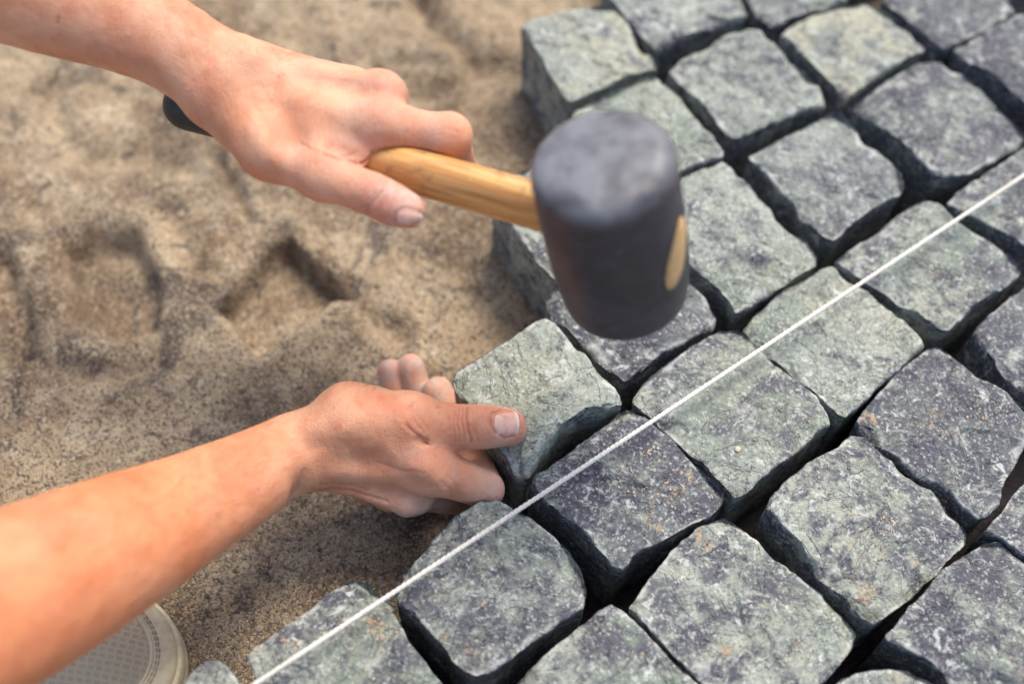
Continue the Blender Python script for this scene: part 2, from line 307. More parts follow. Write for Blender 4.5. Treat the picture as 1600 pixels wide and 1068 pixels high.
STONES = [
    (0.12,0.75,0.2,0,[(813,40),(858,22),(905,14),(945,5),(962,14),(1000,60),(1030,100),(1024,108),(985,116),(935,138),(890,158),(878,148),(845,95)]),
    (0.3,0.1,0.1,0,[(955,0),(990,40),(1025,78),(1035,72),(1060,60),(1105,42),(1160,28),(1168,20),(1150,-10),(1085,-60),(1060,-55),(940,-20)]),
    (0.3,0.1,0.1,0,[(1165,-5),(1190,28),(1205,42),(1250,22),(1330,2),(1320,-20),(1240,-75),(1130,-40)]),
    (0.2,0.9,0.3,0,[(1218,52),(1270,24),(1310,14),(1355,2),(1395,22),(1425,48),(1447,76),(1400,100),(1355,128),(1320,153),(1305,132),(1262,88)]),
    (0.75,0.2,0.1,0,[(1380,-2),(1410,25),(1440,45),(1465,70),(1480,74),(1500,65),(1550,40),(1588,18),(1575,0),(1530,-45),(1480,-50),(1400,-20)]),
    (0.85,0.1,0.1,0,[(1492,76),(1530,52),(1560,38),(1600,18),(1650,50),(1700,105),(1690,120),(1625,170),(1600,155),(1555,118),(1515,98)]),
    (0.28,0.15,0.1,0,[(1040,110),(1075,84),(1125,58),(1168,44),(1190,46),(1230,92),(1255,105),(1283,138),(1294,157),(1290,162),(1250,168),(1195,197),(1148,214),(1135,205),(1095,158)]),
    (0.05,0.3,0.1,0,[(893,177),(940,150),(995,124),(1030,117),(1055,140),(1100,200),(1133,240),(1128,249),(1075,266),(1010,290),(985,280),(935,225)]),
    (0.38,0.1,0.1,0.002,[(1170,243),(1200,226),(1255,197),(1305,170),(1318,175),(1355,215),(1408,265),(1415,285),(1412,300),(1390,311),(1340,340),(1303,373),(1290,368),(1255,340),(1240,318),(1212,298),(1200,275)]),
    (0.72,0.25,0.1,0,[(1328,166),(1375,131),(1435,96),(1472,89),(1500,104),(1540,142),(1565,170),(1605,208),(1600,221),(1550,252),(1515,271),(1470,275),(1452,265),(1425,232),(1392,205),(1345,182)]),
    (0.5,0.3,0.2,0,[(1480,316),(1495,297),(1545,266),(1600,228),(1635,215),(1690,275),(1740,330),(1720,345),(1640,400),(1600,382),(1570,365),(1520,338)]),
    (0.22,0.2,0.1,0,[(1062,278),(1100,264),(1128,251),(1142,262),(1195,310),(1232,357),(1262,380),(1278,400),(1277,413),(1250,426),(1200,462),(1150,488),(1143,475),(1125,452),(1076,412),(1045,370),(1035,300)]),
    (0.2,0.2,0.1,0,[(768,300),(800,275),(838,255),(880,235),(935,290),(985,345),(1000,365),(940,405),(890,430),(868,436),(845,412),(805,357)]),
    (0.68,0.1,0.2,-0.004,[(850,462),(870,440),(930,415),(1000,385),(1040,400),(1076,437),(1110,470),(1125,492),(1122,506),(1085,528),(1025,557),(975,597),(965,585),(935,560),(900,525),(865,490)]),
    (0.18,0.5,0.2,0.004,[(708,592),(716,577),(747,555),(772,540),(810,516),(852,497),(866,502),(900,537),(938,575),(962,602),(973,629),(920,640),(878,664),(845,705),(828,738),(810,740),(783,703),(745,650),(712,612)]),
    (0.72,0.15,0.8,0,[(829,752),(836,737),(900,694),(972,635),(988,631),(1010,648),(1045,682),(1077,716),(1115,745),(1134,765),(1133,782),(1108,805),(1050,836),(1003,858),(973,888),(960,880),(938,856),(895,812),(848,778)]),
    (0.33,0.25,0.4,0,[(990,626),(1012,592),(1050,559),(1080,534),(1120,514),(1150,513),(1172,531),(1205,562),(1245,591),(1280,626),(1298,652),(1302,664),(1285,670),(1250,703),(1200,737),(1162,772),(1148,778),(1138,765),(1115,738),(1075,705),(1035,668),(1003,638)]),
    (0.14,0.45,0.2,0,[(1158,515),(1175,495),(1203,472),(1237,442),(1280,418),(1300,412),(1322,422),(1355,452),(1395,487),(1432,520),(1447,540),(1420,563),(1390,588),(1360,616),(1322,652),(1308,645),(1292,628),(1255,594),(1222,563),(1180,535)]),
    (0.4,0.45,0.3,0,[(1307,406),(1360,366),(1425,319),(1447,311),(1470,319),(1482,334),(1550,377),(1588,403),(1597,420),(1595,430),(1550,462),(1500,500),(1482,517),(1465,510),(1437,487),(1410,480),(1375,455),(1335,425)]),
    (0.82,0.15,0.9,0,[(1336,656),(1355,630),(1390,592),(1430,556),(1450,541),(1466,537),(1488,552),(1522,584),(1550,597),(1578,611),(1608,640),(1612,665),(1600,708),(1573,748),(1562,785),(1545,803),(1525,812),(1505,795),(1482,770),(1437,748),(1405,722),(1360,684)]),
    (0.4,0.3,0.9,0.003,[(1195,795),(1205,775),(1228,752),(1272,712),(1308,697),(1335,676),(1350,681),(1375,706),(1405,726),(1427,737),(1457,762),(1487,798),(1505,812),(1517,832),(1512,850),(1470,890),(1415,942),(1365,975),(1350,965),(1320,932),(1290,912),(1262,875),(1243,845),(1220,822)]),
    (0.45,0.4,0.6,0,[(982,948),(1002,920),(1027,882),(1058,846),(1100,818),(1130,806),(1146,816),(1188,847),(1225,878),(1275,918),(1308,948),(1342,990),(1330,1018),(1300,1052),(1245,1105),(1215,1125),(1190,1120),(1140,1090),(1095,1062),(1045,1015)]),
    (0.58,0.25,0.3,0,[(1385,995),(1410,960),(1438,930),(1468,892),(1490,877),(1538,843),(1562,846),(1602,880),(1690,960),(1700,985),(1640,1060),(1575,1135),(1550,1130),(1487,1070),(1448,1030),(1425,1015)]),
    (0.8,0.1,0.3,0,[(1537,830),(1552,812),(1580,776),(1626,727),(1652,730),(1760,830),(1755,850),(1690,915),(1665,925),(1600,873),(1565,846)]),
    (0.9,0.05,0.3,0,[(1520,520),(1540,495),(1570,470),(1605,443),(1640,430),(1740,515),(1760,545),(1700,590),(1630,630),(1600,612),(1570,590),(1552,560),(1535,540)]),
    (0.55,0.15,0.6,0.002,[(618,930),(630,893),(665,856),(688,826),(715,800),(748,782),(775,777),(795,787),(825,803),(860,830),(893,861),(912,895),(919,925),(915,947),(875,972),(825,1008),(775,1043),(745,1055),(732,1050),(705,1030),(690,1006),(668,984),(643,958),(624,945)]),
    (0.38,0.15,1,0,[(384,1025),(400,1006),(450,971),(520,921),(555,903),(574,906),(588,918),(614,936),(621,962),(642,1003),(672,1040),(697,1075),(690,1090),(620,1130),(540,1180),(515,1175),(450,1120),(400,1068)]),
    (0.38,0.2,0.5,0,[(800,1075),(825,1046),(875,1001),(935,948),(955,938),(980,951),(1037,1013),(1090,1066),(1110,1095),(1090,1120),(1020,1175),(970,1215),(940,1205),(870,1145),(820,1095)]),
    (0.35,0.1,0.2,0,[(270,1080),(300,1045),(322,1030),(340,1025),(355,1035),(376,1062),(400,1095),(380,1115),(310,1160),(290,1150),(250,1110)]),
    (0.45,0.35,0.4,0,[(1290,1075),(1310,1060),(1345,1050),(1365,1045),(1420,1043),(1452,1060),(1500,1100),(1560,1150),(1540,1175),(1470,1230),(1440,1230),(1340,1140)]),
]
HELD = 14  # index of the stone under the thumb

# ------------------------------------------------------------------ stones (photo outline of each top face, laid down on its own level)
SAND_Z = -0.068
def resample(P, n):
    P = np.asarray(P); Q = np.vstack([P, P[:1]]); L = np.r_[0, np.cumsum(np.linalg.norm(np.diff(Q, axis=0), axis=1))]
    t = np.linspace(0, L[-1], n, endpoint=False)
    return np.stack([np.interp(t, L, Q[:, k]) for k in range(Q.shape[1])], 1)
def sdf_poly(X, P):                        # signed distance of 2-D points X to polygon P (inside negative)
    d = np.full(len(X), 1e9); ins = np.zeros(len(X), bool)
    for a, b in zip(P, np.roll(P, -1, axis=0)):
        e = b - a; w = X - a; t = np.clip((w @ e) / (e @ e), 0, 1)
        d = np.minimum(d, np.sum((w - t[:, None] * e) ** 2, 1))
        c = ((a[1] > X[:, 1]) != (b[1] > X[:, 1])) & (X[:, 0] < (b[0] - a[0]) * (X[:, 1] - a[1]) / (b[1] - a[1] + 1e-12) + a[0])
        ins ^= c
    d = np.sqrt(d); return np.where(ins, -d, d)

def stone_mesh(poly, dz, seed):
    rng = np.random.default_rng(seed)
    N = 200
    P = resample([UZ(x, y, dz)[:2] for x, y in poly], N)
    P = (np.roll(P, 1, 0) + 2 * P + np.roll(P, -1, 0)) / 4
    c = P.mean(0)
    tang = np.roll(P, -1, 0) - np.roll(P, 1, 0); nrm = np.stack([tang[:, 1], -tang[:, 0]], 1)
    nrm /= np.linalg.norm(nrm, axis=1, keepdims=True)
    if np.sum((P - c) * nrm) < 0: nrm = -nrm
    P3 = np.c_[P, np.zeros(N)]
    P = P - nrm * 0.0003
    jag = 0.0011 * fbm(P3 * 90, seed, 4, 0.6)
    P = P + nrm * np.minimum(jag, 0.0004)[:, None]
    er = 0.0014 + 0.0014 * fbm(P3 * 45, seed + 5, 3)                 # arris radius, uneven
    chip = np.clip(fbm(P3 * 38, seed + 9, 2) - 0.28, 0, 1) * 0.018    # knocked-off arrises
    er = np.clip(er + chip, 0.0009, 0.010)
    R = np.linalg.norm(P - c, axis=1)
    taper = 0.0006 + 0.0028 * (fbm(P3 * 14, seed + 3, 2) + 0.4)
    V, W = [], []
    K = 26
    for k in range(K):                                              # top face
        r = (k + 0.35) / K
        lim = (R - er) / R
        V.append(np.c_[c + (P - c) * (r * lim)[:, None], np.zeros(N)]); W.append((np.ones(N), np.zeros(N)))
    for a in (0.12, 0.3, 0.5, 0.7, 0.88, 1.0):                      # rounded arris
        s, co = math.sin(a * math.pi / 2), math.cos(a * math.pi / 2)
        V.append(np.c_[P - nrm * (er * (1 - s))[:, None], -er * (1 - co)]); W.append((np.full(N, co ** 0.5), np.full(N, s)))
    for q in (0.05, 0.12, 0.20, 0.30, 0.42, 0.56, 0.70, 0.85, 1.0):  # side faces
        z = -er - q * (0.086 - er)
        V.append(np.c_[P - nrm * (taper * q)[:, None], z]); W.append((np.zeros(N), np.ones(N)))
    V = np.concatenate(V); wt = np.concatenate([w[0] for w in W]); wsd = np.concatenate([w[1] for w in W])
    off = rng.uniform(-50, 50, 3)
    Q = V + off
    tilt = rng.uniform(-0.022, 0.022, 2)
    hz = 0.0017 * fbm(Q * 24, seed + 21, 3) + 0.0010 * fbm(Q * 85, seed + 22, 4, 0.6)
    st = fbm(Q * 34, seed + 23, 3)                                   # cleft steps
    hz += 0.0010 * np.tanh((st - 0.12) * 30) * (np.abs(fbm(Q * 18, seed + 25, 2)) > 0.0)
    XY = V[:, :2] - c; wpt = XY + 0.004 * np.c_[fbm(Q * 30, seed + 41, 3), fbm(Q * 30, seed + 42, 3)]
    pl = np.full(len(V), 1e9)                                        # split facets: the lowest of a few tilted planes
    for k in range(5):
        a_ = rng.uniform(0, 6.28); sl = rng.uniform(0.02, 0.11); pl = np.minimum(pl, wpt @ np.array([math.cos(a_), math.sin(a_)]) * sl + rng.uniform(0.0, 0.0022))
    hz += np.clip(pl - np.median(pl), -0.006, 0.003)
    for k in range(4):                                               # chips struck off the arris
        kk0 = rng.integers(0, N); a_ = math.atan2(*(P[kk0] - c)[::-1]) + rng.uniform(-.4, .4); dn_ = np.array([math.cos(a_), math.sin(a_)])
        edge_d = np.max((P - c) @ dn_); cut = rng.uniform(0.004, 0.011)
        run = wpt @ dn_ - (edge_d - cut); side_ = np.abs(wpt @ np.array([-dn_[1], dn_[0]]) - rng.uniform(-0.02, 0.02)) / rng.uniform(0.012, 0.026)
        hz -= np.clip(run * rng.uniform(0.35, 0.9), 0, 0.008) * np.clip(1.6 - 1.2 * side_, 0, 1)
    hz += 0.0004 * fbm(Q * 330, seed + 24, 3, 0.7)
    V[:, 2] += wt * (hz + (V[:, :2] - c) @ tilt)
    sd_ = 0.0022 * fbm(Q * 42, seed + 31, 4, 0.55) + 0.0007 * fbm(Q * 180, seed + 32, 3, 0.6)
    V[:, :2] += np.tile(nrm, (len(V) // N, 1)) * (wsd * np.minimum(sd_, 0.0012))[:, None]
    rings = len(V) // N
    i = np.arange(rings - 1)[:, None] * N; j = np.arange(N)[None]; j2 = (j + 1) % N
    F = np.stack([i + j, i + N + j, i + N + j2, i + j2], -1).reshape(-1, 4)
    a = P - c
    if np.sum(a[:-1, 0] * a[1:, 1] - a[:-1, 1] * a[1:, 0]) < 0: F = F[:, ::-1]
    ctr = np.array([c[0], c[1], dz])
    V[:, 2] += 0.0
    V = V - np.array([c[0], c[1], 0])
    faces = F
    arr = np.concatenate([np.full(N, x) for x in [0.0] * (K - 1) + [0.25] + [1.0, 1.0, 1.0, 0.6, 0.2, 0.0] + [0.0] * 9])
    return ctr, V, F, N, arr, wt

POLYW = [np.array([UZ(x, y, 0)[:2] for x, y in s[4]]) for s in STONES]
def w2px(P):
    d = P - CAM; z = d @ FW; return (800 + FPX * (d @ RT) / z, 534 - FPX * (d @ UP) / z)
def more_stones():                         # rows go on past the edges; unseen stones added to block light into joints
    rg = random.Random(3); th = 0.6938; A_ = np.array([math.cos(th), math.sin(th)]) * 0.0908; B_ = np.array([math.sin(th), -math.cos(th)]) * 0.0932
    for i in range(-5, 7):
        for j in range(-5, 5):
            c = np.array([0.1378, 0.3314]) + i * A_ + j * B_
            x, y = w2px(np.array([c[0], c[1], 0]))
            if (-60 < x < 1640 and -60 < y < 1110) or x < 420 or x > 1900 or y < -190 or y > 1330: continue
            if y < 0 and x < 1000: continue
            q = [c + A_ * sx * (0.455 + rg.uniform(-.02, .02)) + B_ * sy * (0.455 + rg.uniform(-.02, .02)) for sx, sy in ((-1, -1), (-.85, -1.0), (0, -1.02), (.85, -1), (1, -.85), (1.02, 0), (1, .85), (.85, 1), (0, 1.02), (-.85, 1), (-1, .85), (-1.02, 0), (-1, -.85))][1:]
            if min(sdf_poly(np.array(q + [c]), pw).min() for pw in POLYW) < 0.002: continue
            STONES.append((rg.uniform(.2, .8), rg.uniform(.1, .5), 0.2, rg.uniform(-.002, .002), [w2px(np.array([a[0], a[1], 0])) for a in q]))
            POLYW.append(np.array(q))
more_stones()
print('stones', len(STONES))

# bedding sand in the joints carries the laid stones: the pavement
px = np.arange(-0.30, 0.60, 0.004); py = np.arange(-0.02, 0.86, 0.004)
gx, gy = np.meshgrid(px, py); gp = np.stack([gx.ravel(), gy.ravel()], 1)
dmin = np.full(len(gp), 1e9)
for pw in POLYW: dmin = np.minimum(dmin, sdf_poly(gp, pw))
keep = dmin < 0.002
# close the joints: keep a point when stones lie on both sides of it
kk = keep.reshape(gx.shape)
def dil(m, n):
    for _ in range(n):
        q = m.copy(); q[1:] |= m[:-1]; q[:-1] |= m[1:]; q[:, 1:] |= m[:, :-1]; q[:, :-1] |= m[:, 1:]; m = q
    return m
kk = ~dil(~dil(kk, 6), 9)
gz = -0.072 + 0.006 * fbm(np.c_[gp, np.zeros(len(gp))] * 22, 3, 4) + 0.0012 * fbm(np.c_[gp, np.zeros(len(gp))] * 220, 4, 2)
idx = np.arange(len(gp)).reshape(gx.shape)
fm = kk[:-1, :-1] & kk[1:, :-1] & kk[:-1, 1:] & kk[1:, 1:]
F = np.stack([idx[:-1, :-1][fm], idx[:-1, 1:][fm], idx[1:, 1:][fm], idx[1:, :-1][fm]], -1)
used = np.unique(F); remap = np.full(len(gp), -1); remap[used] = np.arange(len(used))
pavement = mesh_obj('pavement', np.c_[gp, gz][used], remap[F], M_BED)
tag(pavement, 'rows of grey stone setts laid on a sand bed with joint shade in its colour', kind='structure')

stone_objs = []
for n_, (tone, warm, sandy, dz, poly) in enumerate(STONES):
    ctr, V, F, N, arr, wt = stone_mesh(poly, dz, 100 + n_ * 7)
    # close the centre of the top with a fan
    V = np.vstack([V, [[0, 0, V[:N, 2].mean()]]]); cidx = len(V) - 1
    up = F[0]
    q = np.stack([np.full(N, cidx), np.arange(N), (np.arange(N) + 1) % N], 1)
    if not np.array_equal(F[0], [0, N, N + 1, 1]): q = q[:, ::-1]
    faces = [tuple(f) for f in F.tolist()] + [tuple(f) for f in q.tolist()]
    held = n_ == HELD
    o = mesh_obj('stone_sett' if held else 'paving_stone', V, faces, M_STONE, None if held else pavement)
    o.location = ctr; o['tone'] = float(tone); o['warm'] = float(warm); o['sandy'] = float(sandy)
    pa = o.data.attributes.new('top_face', 'FLOAT', 'POINT'); pa.data.foreach_set('value', np.r_[wt, 1.0].astype(np.float32))
    aa = o.data.attributes.new('arris', 'FLOAT', 'POINT'); aa.data.foreach_set('value', np.r_[arr, 0.0].astype(np.float32))
    stone_objs.append(o)
tag(stone_objs[HELD], 'pale grey stone sett at the row end with a thumb pressed on its corner', 'paving stone')

# ------------------------------------------------------------------ sand ground
fx = np.arange(-0.56, 0.50, 0.0026); fy = np.arange(0.02, 0.92, 0.0026)
ext = np.array([0.02, 0.06, 0.15, 0.4, 1, 2.5, 6, 15, 40])
ax = np.r_[fx[0] - ext[::-1], fx, fx[-1] + ext]; ay = np.r_[fy[0] - ext[::-1], fy, fy[-1] + ext]
gx, gy = np.meshgrid(ax, ay); G2 = np.stack([gx.ravel(), gy.ravel()], 1); G3 = np.c_[G2, np.zeros(len(G2))]
hz = 0.0075 * fbm(G3 * 8.5, 11, 3) + 0.0044 * fbm(G3 * 24, 12, 5, 0.58) + 0.0013 * np.clip(fbm(G3 * 55, 16, 3), 0, 1) ** 1.5 * 4 + 0.0012 * fbm(G3 * 95, 13, 3, 0.6) + 0.0004 * fbm(G3 * 310, 14, 2)
pw_ = lambda pts: np.array([UZ(x, y, SAND_Z)[:2] for x, y in pts])
wob = 0.0026 * fbm(G3 * 42, 15, 3)
def pit(pts, depth, soft, rim=0.0):
    global hz
    d = sdf_poly(G2, pw_(pts)) + wob
    s = np.clip(-d / soft, 0, 1); s = s * s * (3 - 2 * s); hz = hz * (1 - 0.6 * s) - depth * s
    hz += rim * np.exp(-((d - 0.008) / 0.008) ** 2)
def groove(pts, depth, width):
    global hz
    Pq = pw_(pts); d = np.full(len(G2), 1e9)
    for a, b in zip(Pq[:-1], Pq[1:]):
        e = b - a; w = G2 - a; t = np.clip((w @ e) / (e @ e), 0, 1)
        d = np.minimum(d, np.linalg.norm(w - t[:, None] * e, axis=1))
    hz -= depth * np.exp(-((d + wob * 0.7) / width) ** 2)
flat = np.exp(-(sdf_poly(G2, pw_([(150, 700), (560, 560), (700, 640), (700, 860), (420, 1000), (250, 950)])).clip(0) / 0.03) ** 2)
hz *= 1 - 0.65 * flat
pit([(330, 478), (448, 362), (548, 458), (402, 562)], 0.025, 0.004, 0.004)
pit([(92, 385), (150, 350), (215, 352), (262, 440), (248, 515), (170, 540), (108, 500)], 0.022, 0.013, 0.003)
pit([(-60, 390), (20, 370), (62, 470), (70, 560), (0, 590), (-70, 560)], 0.017, 0.016, 0.002)
groove([(545, 455), (580, 490), (625, 525)], 0.012, 0.009)
groove([(338, 245), (362, 290), (382, 335)], 0.011, 0.006)
groove([(320, 470), (345, 440), (300, 400), (255, 330)], 0.008, 0.010)
groove([(150, 250), (230, 235), (290, 262)], 0.009, 0.014)
groove([(70, 575), (180, 590), (250, 570)], 0.007, 0.008)
groove([(640, -10), (690, 45), (740, 90)], 0.013, 0.010)
groove([(650, 150), (710, 128), (770, 100)], 0.012, 0.010)
groove([(595, 105), (640, 90)], 0.010, 0.009)
groove([(720, 170), (800, 115)], 0.011, 0.012)
groove([(470, 60), (500, 95)], 0.008, 0.012)
groove([(75, 130), (90, 190), (100, 215)], 0.008, 0.010)
groove([(700, 400), (760, 450), (790, 520)], 0.010, 0.016)
groove([(480, 650), (485, 600)], 0.004, 0.008)
groove([(330, 960), (420, 930)], 0.004, 0.008)
dst = np.full(len(G2), 1e9)
near = (np.abs(G2[:, 0]) < 0.7) & (G2[:, 1] > -0.1) & (G2[:, 1] < 1.0)
dn = np.full(near.sum(), 1e9)
for pw in POLYW: dn = np.minimum(dn, sdf_poly(G2[near], pw))
dst[near] = dn
hz = hz * np.clip(dst / 0.03 + 0.35, 0.35, 1) + 0.004 * np.exp(-(dst.clip(0) / 0.012) ** 2)
ci = np.clip(((G2[:, 1] - py[0]) / 0.004).round().astype(int), 0, len(py) - 1); cj = np.clip(((G2[:, 0] - px[0]) / 0.004).round().astype(int), 0, len(px) - 1)
under = near & kk[ci, cj]
hz[under] = -0.024
nx, ny = len(ax), len(ay); idx = np.arange(nx * ny).reshape(ny, nx)
F = np.stack([idx[:-1, :-1].ravel(), idx[:-1, 1:].ravel(), idx[1:, 1:].ravel(), idx[1:, :-1].ravel()], 1)
GROUND_V = np.c_[G2, SAND_Z + hz]
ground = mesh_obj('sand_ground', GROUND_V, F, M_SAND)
tag(ground, 'rough brown sand bed with imprints of lifted stones', kind='structure')
da = ground.data.attributes.new('damp_shade', 'FLOAT', 'POINT')
damp_shade = np.clip(1.15 - dst.clip(0) / 0.045, 0, 1) * np.clip(0.75 + 0.6 * fbm(G3 * 20, 51, 3), 0, 1)  # damp around the stones, some of the shade there painted in too
da.data.foreach_set('value', damp_shade.astype(np.float32))

from mathutils.bvhtree import BVHTree
def bvh_of(o):
    me = o.data; M = Matrix.Translation(o.location)
    return BVHTree.FromPolygons([tuple(M @ v.co) for v in me.vertices], [tuple(p.vertices) for p in me.polygons])
gb = bvh_of(ground)

def pebbles(name, pts, radii, mat, seed, squash=0.7):
    rng = np.random.default_rng(seed)
    bm = bmesh.new(); bmesh.ops.create_icosphere(bm, subdivisions=1, radius=1.0)
    bv = np.array([v.co for v in bm.verts]); bf = np.array([[v.index for v in f.verts] for f in bm.faces]); bm.free()
    k = len(pts); nb = len(bv)
    S_ = rng.uniform(0.65, 1.25, (k, nb, 1)) * bv[None]
    S_ *= rng.uniform(0.7, 1.2, (k, 1, 3)) * np.array([1, 1, squash])
    a = rng.uniform(0, 6.28, k); ca, sa = np.cos(a)[:, None], np.sin(a)[:, None]
    X = S_[..., 0] * ca - S_[..., 1] * sa; Y = S_[..., 0] * sa + S_[..., 1] * ca
    V = np.stack([X, Y, S_[..., 2]], -1) * np.asarray(radii)[:, None, None] + np.asarray(pts)[:, None]
    F = (bf[None] + (np.arange(k) * nb)[:, None, None]).reshape(-1, 3)
    return mesh_obj(name, V.reshape(-1, 3), F, mat, smooth=False)

rng = np.random.default_rng(5)
pts, rad = [], []
for k in range(9000):
    if k % 3: x, y = rng.uniform(200, 800), rng.uniform(600, 1066)
    else: x, y = rng.uniform(-60, 850), rng.uniform(-60, 1066)
    w = UZ(x, y, SAND_Z)
    h = gb.ray_cast(Vector((w[0], w[1], 1)), Vector((0, 0, -1)))[0]
    if h is None: continue
    r = 0.00045 + 0.0011 * rng.random() ** 4 if k % 40 else rng.uniform(0.0012, 0.0024)
    pts.append((h.x, h.y, h.z + r * 0.15)); rad.append(r)
tag(pebbles('gravel', pts, rad, M_GRAVEL, 6), 'fine gravel and coarse grains strewn over the sand', 'gravel', kind='stuff')

# loose grains left on the stones
clusters = [(15, 868, 775, 22, 26), (15, 985, 752, 26, 40), (15, 1015, 705, 14, 22), (15, 1045, 765, 24, 26), (16, 1150, 706, 14, 8), (16, 1260, 640, 40, 14),
            (19, 1535, 650, 34, 90), (19, 1470, 640, 60, 40), (19, 1410, 670, 40, 20), (20, 1355, 860, 30, 60), (20, 1390, 820, 22, 40), (20, 1310, 800, 50, 20),
            (21, 1250, 1020, 26, 34), (25, 690, 918, 24, 30), (25, 800, 940, 50, 30), (25, 745, 815, 24, 14), (26, 600, 975, 24, 60), (26, 450, 1010, 30, 40), (26, 540, 1010, 60, 50), (27, 1000, 1030, 40, 14),
            (14, 830, 610, 60, 12), (17, 1340, 600, 40, 14), (18, 1450, 420, 60, 14), (22, 1540, 920, 50, 20)]
sb = {}
pts, rad = [], []
for si, x, y, sp, cnt in clusters:
    if si not in sb: sb[si] = bvh_of(stone_objs[si])
    for k in range(int(cnt * 0.7)):
        w = UZ(x + rng.normal() * sp * 0.55, y + rng.normal() * sp * 0.45, 0)
        h = sb[si].ray_cast(Vector((w[0], w[1], 1)), Vector((0, 0, -1)))[0]
        if h is None or h.z < -0.012: continue
        r = 0.00028 + 0.0007 * rng.random() ** 3
        pts.append((h.x, h.y, h.z + r * 0.3)); rad.append(r)
w = UZ(1152, 703, 0); h = sb[16].ray_cast(Vector((w[0], w[1], 1)), Vector((0, 0, -1)))[0]
pts.append((h.x, h.y, h.z + 0.0006)); rad.append(0.0018)
tag(pebbles('sand_grains', pts, rad, M_GRAIN, 7, 0.8), 'loose orange sand grains scattered on the stone tops', 'sand grains', kind='stuff')

# ------------------------------------------------------------------ setting-out string
def tube(path, radius, sides=8):
    P = np.asarray(path); n = len(P)
    T = np.gradient(P, axis=0); T /= np.linalg.norm(T, axis=1, keepdims=True)
    up = np.array([0, 0, 1.0]); A = np.cross(T, up); A /= np.linalg.norm(A, axis=1, keepdims=True); B = np.cross(A, T)
    th = np.linspace(0, 2 * math.pi, sides, endpoint=False)
    r = np.broadcast_to(radius, (n,))
    V = P[:, None] + r[:, None, None] * (np.cos(th)[None, :, None] * A[:, None] + np.sin(th)[None, :, None] * B[:, None])
    i = np.arange(n - 1)[:, None] * sides; j = np.arange(sides)[None]; j2 = (j + 1) % sides
    F = np.stack([i + j, i + j2, i + sides + j2, i + sides + j], -1).reshape(-1, 4)
    return V.reshape(-1, 3), F
a, b = UZ(400, 1067, 0.013), UZ(1600, 274, 0.013)
dirn = (b - a) / np.linalg.norm(b - a)
s = np.arange(-0.35, np.linalg.norm(b - a) + 0.45, 0.0011)
core = a + dirn * s[:, None]
e1 = np.cross(dirn, [0, 0, 1]); e1 /= np.linalg.norm(e1); e2 = np.cross(e1, dirn)
Vs, Fs, o_ = [], [], 0
for ply in range(3):
    ph = s / 0.0095 * 2 * math.pi + ply * 2 * math.pi / 3 + 0.5 * np.sin(s * 31)
    rr = 0.00080 * (1 + 0.12 * fbm(np.c_[s * 120, s * 0, s * 0 + ply], 61, 3))
    V, F = tube(core + 0.00066 * (np.cos(ph)[:, None] * e1 + np.sin(ph)[:, None] * e2), rr, 7)
    Vs.append(V); Fs.append(F + o_); o_ += len(V)
string = mesh_obj('string', np.concatenate(Vs), np.concatenate(Fs), M_STRING)
tag(string, 'taut twisted white string stretched diagonally just above the stones', 'string')

# ------------------------------------------------------------------ rubber mallet
Hc = U(960, 357, 0.555); Hb = U(300, 168, 0.66)
hx = (Hb - Hc) / np.linalg.norm(Hb - Hc)                     # along the handle, towards the hand
ht = U(954, 252, 0.510) - U(984, 466, 0.600); hz_ = ht - hx * (ht @ hx); hz_ /= np.linalg.norm(hz_)
hy = np.cross(hz_, hx)
mallet = bpy.data.objects.new('rubber_mallet', None); COL.objects.link(mallet)
HL = 0.107
base = Hc - hz_ * HL / 2
mallet.matrix_world = Matrix(((hx[0], hy[0], hz_[0], base[0]), (hx[1], hy[1], hz_[1], base[1]), (hx[2], hy[2], hz_[2], base[2]), (0, 0, 0, 1)))
tag(mallet, 'black rubber mallet with a wooden handle held above the stones', 'mallet')
prof = [(0.0, 0.0), (0.012, 0.0), (0.022, 0.0002), (0.0275, 0.0006), (0.0298, 0.0016), (0.0310, 0.0036), (0.0317, 0.008)]
for t in np.linspace(0.14, 0.86, 22): prof.append((0.0318 + 0.0016 * math.sin((t - 0.1) / 0.8 * math.pi), t * HL))
for t in np.linspace(0.0, 1.0, 12):
    a = t * math.pi / 2; prof.append((0.0325 - 0.0125 * (1 - math.cos(a)) ** 1.2, HL - 0.0120 + 0.0105 * math.sin(a)))
prof += [(0.016, HL - 0.0008), (0.011, HL - 0.0004), (0.006, HL - 0.0001), (0.0, HL)]
prof = np.array(prof); ns = 96
th = np.linspace(0, 2 * math.pi, ns, endpoint=False)
V = np.stack([prof[:, 0, None] * np.cos(th), prof[:, 0, None] * np.sin(th), np.broadcast_to(prof[:, 1, None], (len(prof), ns))], -1).reshape(-1, 3)
V[:, :2] *= 1.035
V += 0.00035 * np.stack([fbm(V * 60, 71, 3), fbm(V * 60, 72, 3), fbm(V * 60, 73, 3)], 1)
V[:, 2] -= np.where(V[:, 2] > HL - 0.004, 0.0003 * np.exp(-((V[:, 0] + 0.004) ** 2 + (V[:, 1] - 0.004) ** 2) / 0.0001), 0)
i = np.arange(len(prof) - 1)[:, None] * ns; j = np.arange(ns)[None]; j2 = (j + 1) % ns
F = np.stack([i + j, i + j2, i + ns + j2, i + ns + j], -1).reshape(-1, 4)
head = mesh_obj('head', V, F, M_RUBBER, mallet)
sc = head.data.attributes.new('scuff', 'FLOAT', 'POINT')
sc.data.foreach_set('value', (np.clip((V[:, 2] - (HL - 0.013)) / 0.009, 0, 1) * 0.85 + 0.04).astype(np.float32))
